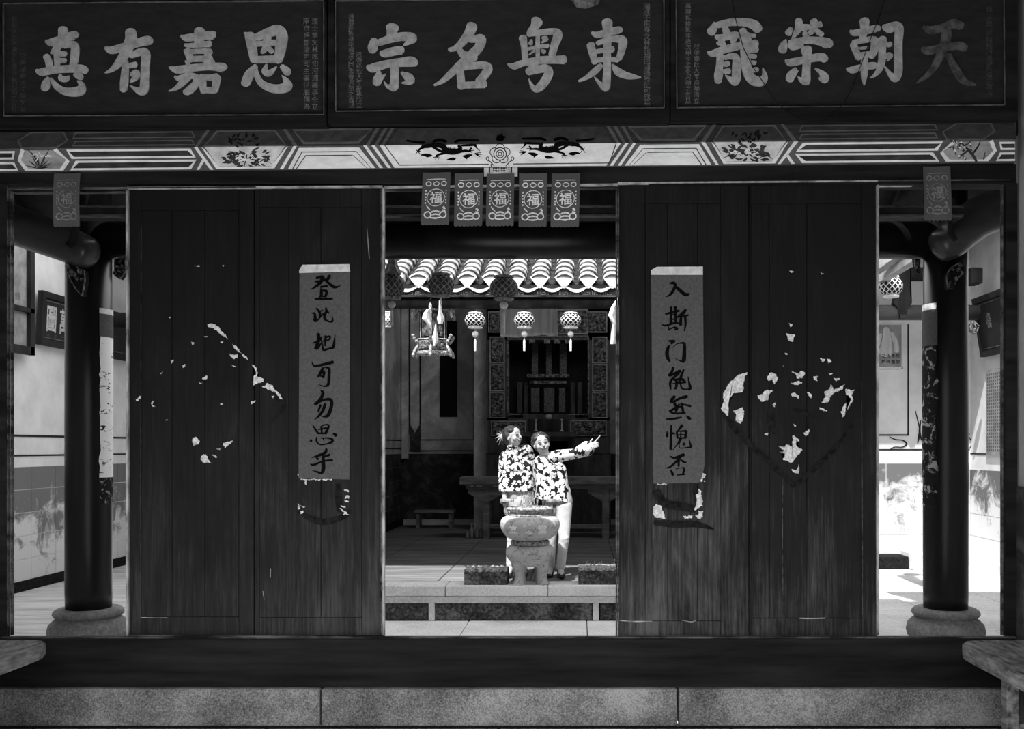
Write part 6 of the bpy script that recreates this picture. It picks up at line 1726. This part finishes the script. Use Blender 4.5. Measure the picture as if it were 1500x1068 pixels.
# glass bottles on the floor by the table leg
for i, (px, py, h) in enumerate(((691, 783, 22), (698.5, 781, 18), (704.5, 782, 14), (684.5, 784, 10))):
    c = P(px, 0, 15.2)
    s_ = 15.2 / FPX
    H = h * s_
    t = mk('glass_bottle', lathe(B(), [(.028, HZ), (.030, HZ + H * .1), (.029, HZ + H * .6), (.014, HZ + H * .78), (.014, HZ + H)], c.x, c.y, 12), GLASS, smooth=True)
    tag(t, ('tallest glass bottle on the floor left of the table leg', 'second glass bottle beside the table leg', 'short glass bottle nearest the table leg', 'smallest jar on the floor left of the table')[i], 'bottle')
# dim bench against the left back wall
bb = thing('low_bench', P(640, 765, 17.0), 'dim low wooden bench against the back wall at the left', 'bench')
a, b_ = P(606, 752, 17.0), P(664, 748, 17.0)
mk('seat', bevbox(a.x, b_.x, a.y, a.y + .35, a.z, b_.z, .006, 1), TABW, bb)
for px in (611, 659):
    x = P(px, 0, 17.0).x
    for yy in (.03, .27): mk('leg', box(B(), x - .03, x + .03, a.y + yy, a.y + yy + .05, HZ, a.z), TABW, bb)
# ================================================================ THE TWO WOMEN
DPW = 10.62
def J(px, py, dy=0.0): return P(px, py, DPW) + Vector((0, dy, 0))
KP = DPW / FPX
def hand_relaxed(bm, wrist, dirv, side, s=1.0, fwd=Vector((0, -1, 0))):
    """palm and five bent fingers hanging from a wrist"""
    d = dirv.normalized(); f = (fwd - d * fwd.dot(d)).normalized(); r = d.cross(f) * side
    palm0, palm1 = wrist + d * .015, wrist + d * .075 * s
    for q in (-.022, -.007, .008, .022): capsule(bm, palm0 + f * q * .8, palm1 + f * q, .013 * s, .011 * s, 8)
    for q, L in ((.028, .062), (.010, .072), (-.008, .068), (-.026, .052)):
        b0 = palm1 + f * q
        m = b0 + d * L * .5 * s - r * .004
        e = m + d * L * .45 * s - r * .018 * s
        capsule(bm, b0, m, .0085, .0078, 8); capsule(bm, m, e, .0078, .0065, 8)
    t0 = wrist + d * .03 + f * .024; t1 = t0 + (d * .7 + f * .7) * .035 * s; t2 = t1 + (d * .95 + f * .2) * .028 * s
    capsule(bm, t0, t1, .011, .009, 8); capsule(bm, t1, t2, .009, .007, 8)
def hand_point(bm, wrist, dirv, upv, s=1.0):
    """index finger out, the others curled into the palm, thumb along them"""
    d = dirv.normalized(); u = (upv - d * upv.dot(d)).normalized(); r = d.cross(u)
    p1 = wrist + d * .085 * s
    for q in (-.026, -.009, .009, .026): capsule(bm, wrist + d * .01 + u * q * .8, p1 + u * q, .015 * s, .013 * s, 8)
    b0 = p1 + u * .028
    k1 = b0 + (d + u * .45).normalized() * .045 * s; k2 = k1 + (d + u * .5).normalized() * .045 * s
    capsule(bm, b0, k1, .010, .009, 8); capsule(bm, k1, k2, .009, .007, 8)
    for q, L in ((.010, .036), (-.009, .034), (-.027, .028)):
        b1 = p1 + u * q
        m = b1 + d * L * .8 + r * .006
        m2 = m + r * .028 - d * .004; e = m2 - d * .028
        capsule(bm, b1, m, .0105, .0095, 8); capsule(bm, m, m2, .0095, .009, 8); capsule(bm, m2, e, .009, .0075, 8)
    t0 = wrist + d * .03 + u * .03; t1 = t0 + (d * .6 + u * .75) * .038; t2 = t1 + (d * .8 + u * .35) * .03
    capsule(bm, t0, t1, .012, .0105, 8); capsule(bm, t1, t2, .0105, .008, 8)
def head(bm, c, r, face, up, tall=1.16):
    """skull, jaw, nose, ears, lips; face and up are unit vectors"""
    f, u = face.normalized(), up.normalized(); s = f.cross(u).normalized()
    M = Matrix((s, f, u)).transposed().to_4x4()
    def E(off, rad, sc): 
        mt = Matrix.Translation(c + s * off[0] + f * off[1] + u * off[2]) @ M @ Matrix.Diagonal((sc[0], sc[1], sc[2], 1))
        bmesh.ops.create_uvsphere(bm, u_segments=20, v_segments=14, radius=rad, matrix=mt)
    E((0, -.010, .025), r, (.82, .98, .98))
    E((0, .020, -.030), r * .82, (.80, .82, 1.0))
    E((0, .040, -.072), r * .42, (.95, .75, .7))
    for q in (-1, 1):
        E((q * .040, .052, -.022), r * .33, (1, .8, .9))           # cheeks
        E((q * r * .84, -.006, -.008), .022, (.35, .8, 1.25))     # ears
    capsule(bm, c + f * .080 + u * .020, c + f * .100 - u * .018, .009, .013, 8)
    E((0, .080, -.046), .020, (1.15, .35, .40))
    return s, f, u
def features(parent, c, f, u, s, smile=1.0):
    def on(x, z, y): return c + s * x + f * y + u * z
    for q in (-1, 1):
        bm = B(); capsule(bm, on(q * .044, .012, .078), on(q * .022, .011, .087), .0055, .0055, 8); mk('eye', bm, HAIR, parent)
        bm = B(); tube(bm, [on(q * .052, .038, .078), on(q * .036, .044, .088), on(q * .018, .038, .093)], .0032, 6); mk('eyebrow', bm, HAIR, parent)
    bm = B(); tube(bm, [on(-.024 * smile, -.038, .083), on(-.012, -.046, .0895), on(.012, -.046, .0895), on(.024 * smile, -.038, .083)], .0045, 8); mk('teeth', bm, LANW, parent)
    bm = B(); tube(bm, [on(-.034 * smile, -.034, .077), on(-.016, -.0555, .084), on(.016, -.0555, .084), on(.034 * smile, -.034, .077)], .0055, 8); tube(bm, [on(-.034 * smile, -.034, .077), on(-.014, -.038, .088), on(.014, -.038, .088), on(.034 * smile, -.034, .077)], .0035, 8); mk('lips', bm, plain('lips', .12, .5) if 'lips' not in MATS else MATS['lips'], parent)

def build_person(label, sp):
    """sp: joints and options; returns the body mesh that carries hair, clothes and shoes"""
    bm = B()
    s, f, u = head(bm, sp['head'], .098, sp['face'], sp['up'])
    capsule(bm, sp['neck'], sp['head'] - u * .05 - f * .012, .052, .050)
    # trunk
    hip, chest, sl, sr = sp['hip'], sp['chest'], sp['shl'], sp['shr']
    for q in (-.06, .06): capsule(bm, hip + Vector((q, 0, 0)), chest + Vector((q * .9, 0, 0)), .095, .095)
    capsule(bm, sl, sr, .058, .058); capsule(bm, chest, sp['neck'], .09, .055)
    for sh_, el, wr in (sp['arml'], sp['armr']):
        capsule(bm, sh_, el, .046, .036); capsule(bm, el, wr, .036, .025)
    for (w, d, kind, side) in sp['hands']:
        if kind == 'point': hand_point(bm, w, d, sp.get('pup', Vector((0, 0, 1))))
        else: hand_relaxed(bm, w, d, side)
    for hp_, kn, an, toe in sp['legs']:
        capsule(bm, hp_, kn, .076, .052); capsule(bm, kn, an, .050, .035); capsule(bm, an, toe, .036, .03)
    body = remesh(bm, .0048, 5)
    o = mk('person', body, SKIN, None, smooth=True)
    tag(o, label, 'person')
    features(o, sp['head'], f, u, s, sp.get('smile', 1))
    # trousers
    bm = B()
    wx = sp.get('wax', .07)
    for q in (-wx, 0, wx): capsule(bm, hip + Vector((q, .005, -.05)), hip + Vector((q * .85, .005, .10)), .098, .09)
    for hp_, kn, an, toe in sp['legs']:
        capsule(bm, hp_, kn, .092, .060); capsule(bm, kn, an + Vector((0, 0, .035)), .059, .048)
        for k in range(4): ball(bm, kn + (an - kn) * (.02 + .06 * k) + Vector((random.uniform(-.01, .01), -.012, 0)), .058 - .003 * k, 14, 8, (1, 1, .28))
    mk('trousers', remesh(bm, .011, 3), PANTS, o, smooth=True)
    # blouse
    bm = B()
    hem = sp['hem']
    for q in (-.075, -.03, .03, .075):
        capsule(bm, hem + Vector((q * 1.05, 0, -.07)), chest + Vector((q, 0, 0)), .108, .098)
    capsule(bm, chest, sp['neck'] - Vector((0, 0, .03)), .108, .062)
    capsule(bm, sl, sr, .070, .070)
    for (sh_, el, wr), wide in ((sp['arml'], sp['cuff'][0]), (sp['armr'], sp['cuff'][1])):
        capsule(bm, sh_, el, .070, .057)
        capsule(bm, el, el + (wr - el) * sp.get('sleeve', .82), .057, wide)
    for q in (-.045, .045): ball(bm, chest + Vector((q, -.065, -.02)), .050)
    bl = remesh(bm, .011, 3)
    # straight cut at the hem
    bmesh.ops.bisect_plane(bl, geom=list(bl.verts) + list(bl.edges) + list(bl.faces), plane_co=hem - Vector((0, 0, .035)), plane_no=sp.get('hemn', Vector((0, 0, 1))), clear_inner=True)
    blo = mk('blouse', bl, sp['cloth'], o, smooth=True, kind='open')
    bm = B(); tube(bm, [sp['neck'] + Vector((.052 * math.cos(a), .052 * math.sin(a), .012)) for a in [PI * 2 * k / 16 for k in range(17)]], .014, 8); mk('collar', bm, sp['cloth'], blo, smooth=True)
    # front fastening
    bm = B(); tube(bm, [sp['neck'] + Vector((0, -.055, -.01)), chest + Vector((.05, -.115, .06)), chest + Vector((.10, -.085, -.06))], .004, 6); mk('front_edging', bm, LANG, blo)
    # shoes
    for hp_, kn, an, toe in sp['legs']:
        bm = B()
        d = (toe - an); d.z = 0; d.normalize()
        base = Vector((an.x, an.y, HZ))
        for k, (q, r_, hz) in enumerate(((-.035, .040, .045), (.03, .042, .045), (.09, .044, .034), (.145, .036, .026))):
            ball(bm, base + d * q + Vector((0, 0, hz)), r_, 14, 8, (1, 1, .9 if k < 2 else .65))
        capsule(bm, base + d * -.03 + Vector((0, 0, .06)), base + Vector((0, 0, .085)), .042, .040)
        sh_b = remesh(bm, .009, 3)
        for v in sh_b.verts: v.co.z = max(v.co.z, HZ)
        sho = mk('shoe', sh_b, SHOE, o, smooth=True)
        bm = B(); tube(bm, [base + d * .05 + Vector((-.04, 0, .055)), base + d * .06 + Vector((0, 0, .088)), base + d * .05 + Vector((.04, 0, .055))], .004, 6); mk('shoe_strap', bm, LANG, sho)
    # hair
    bm = B()
    c = sp['head']
    def H(off, rad, sc):
        M = Matrix((s, f, u)).transposed().to_4x4()
        mt = Matrix.Translation(c + s * off[0] + f * off[1] + u * off[2]) @ M @ Matrix.Diagonal((sc[0], sc[1], sc[2], 1))
        bmesh.ops.create_uvsphere(bm, u_segments=20, v_segments=14, radius=rad, matrix=mt)
    H((0, -.032, .034), .102, (.86, .96, .98))
    H((0, -.060, -.005), .080, (.95, .8, 1.1))
    for q in (-1, 1): H((q * .052, .016, .070), .044, (.8, 1.0, .70)); H((q * .078, -.026, .020), .034, (.6, 1, 1.2))
    H((0, .028, .096), .042, (1.2, .7, .4))
    if sp.get('curly'):
        rr = random.Random(5)
        for k in range(60):
            a, b_ = rr.uniform(0, 2 * PI), rr.uniform(-.1, 1.2)
            if math.sin(a) > .35 and b_ < .75: continue
            H((math.cos(a) * math.cos(b_) * .086, -.03 + math.sin(a) * math.cos(b_) * .09, .035 + math.sin(b_) * .092), .022, (1, 1, 1))
    hb = remesh(bm, .008, 3)
    mk('hair', hb, HAIR, o, smooth=True)
    if sp.get('bun'):
        bm = B()
        bp = c - f * .135 + u * .018
        ball(bm, bp, .042, 14, 10)
        for k in range(11):
            a = k * 2 * PI / 11
            e = bp - f * .03 + Vector((0, 0, 1)) * math.sin(a) * .085 + (s * .4 - f) .normalized() * math.cos(a) * .07
            tube(bm, [bp, (bp + e) / 2 + Vector((0, 0, .015)), e], [.012, .009, .002], 6)
        mk('hair_bun', bm, noisy('light_hair_tuft', .2, .6, 60, (1, 1, 1), .6, .2), o, smooth=True)
        bm = B(); tube(bm, [bp, bp - f * .015 - u * .05, bp - f * .005 - u * .11], [.012, .010, .003], 6); mk('hair_strand', bm, HAIR, o, smooth=True)
    return o

V = Vector
# left woman, behind the burner, looking to the right
hA = J(751.5, 640, 0.02)
build_person('woman in a flowered blouse with tied-back hair, behind the burner, looking right', dict(
    head=hA, face=V((.80, -.55, .14)), up=V((-.13, 0, 1)), neck=J(750.5, 656, .03), chest=J(757, 684, .05), hip=J(762, 728, .06), hem=J(759, 715, .05), wax=.06,
    shl=J(741, 669, .04), shr=J(770, 660, .08), arml=(J(740, 671, .03), J(736.5, 703, .02), J(740, 732, -.04)), armr=(J(772, 663, .10), J(783, 697, .16), J(786, 717, .08)),
    hands=[(J(740, 733, -.04), V((.15, -.35, -1)), 'rel', 1), (J(786, 717, .08), V((-.12, -.35, -1)), 'rel', -1)],
    legs=[(J(756, 733, .06), J(750, 785, .05), J(747, 832, .05), J(746, 838, -.06)), (J(770, 733, .06), J(768, 785, .05), J(767, 832, .06), J(768, 838, -.05))],
    cuff=(.054, .050), cloth=BLOUSE1, sleeve=.78, bun=True, smile=.8))
# right woman, pointing to the upper right
hB = J(793.5, 651, -.03)
build_person('smiling woman in a boldly flowered blouse, pointing to the upper right', dict(
    head=hB, face=V((.22, -.97, .06)), up=V((-.22, 0, 1)), neck=J(799, 667, -.01), chest=J(807, 690, 0), hip=J(818, 734, .02), hem=J(811, 728, 0), wax=.055,
    shl=J(792, 676, 0), shr=J(818, 668, 0), arml=(J(791, 678, .02), J(786, 704, .10), J(792, 722, .14)), armr=(J(819, 668, 0), J(843, 665, -.05), J(862, 656, -.10)),
    hands=[(J(792, 722, .14), V((.1, 0, -1)), 'rel', 1), (J(862, 656, -.10), V((.93, -.15, .42)), 'point', 1)], pup=V((-.4, 0, 1)),
    legs=[(J(810, 741, .06), J(807.5, 786, .06), J(806, 833, .07), J(805, 841, -.05)), (J(826, 741, .0), J(826.5, 786, -.05), J(821.5, 835, -.03), J(823, 842, -.14))],
    cuff=(.052, .084), cloth=BLOUSE2, sleeve=.86, hemn=V((.12, 0, 1)), smile=1.15, curly=True))

# ---------------------------------------------------------------- groups of repeats
GROUPS = {'charm_paper': 'foil charm papers along the lintel', 'paper_lantern': 'paper lanterns round the courtyard', 'inscribed_plaque': 'lettered plaques over the facade',
          'wooden_bench': 'benches in the porch corners', 'round_column': 'round columns behind the side openings', 'stone_trough': 'stone troughs beside the burner',
          'couplet_paper': 'couplet papers on the doors', 'candlestick': 'candlesticks at the niche', 'glass_bottle': 'glass bottles by the table leg',
          'white_ribbon': 'white paper ribbons under the eave', 'torn_paper': 'torn papers left on the doors', 'arched_beam': 'arched beams at the columns', 'glue_stain': 'glue stains on the doors'}
for o in list(COL.objects):
    n = o.name.split('.')[0]
    if o.parent is None and n in GROUPS: o['group'] = GROUPS[n]
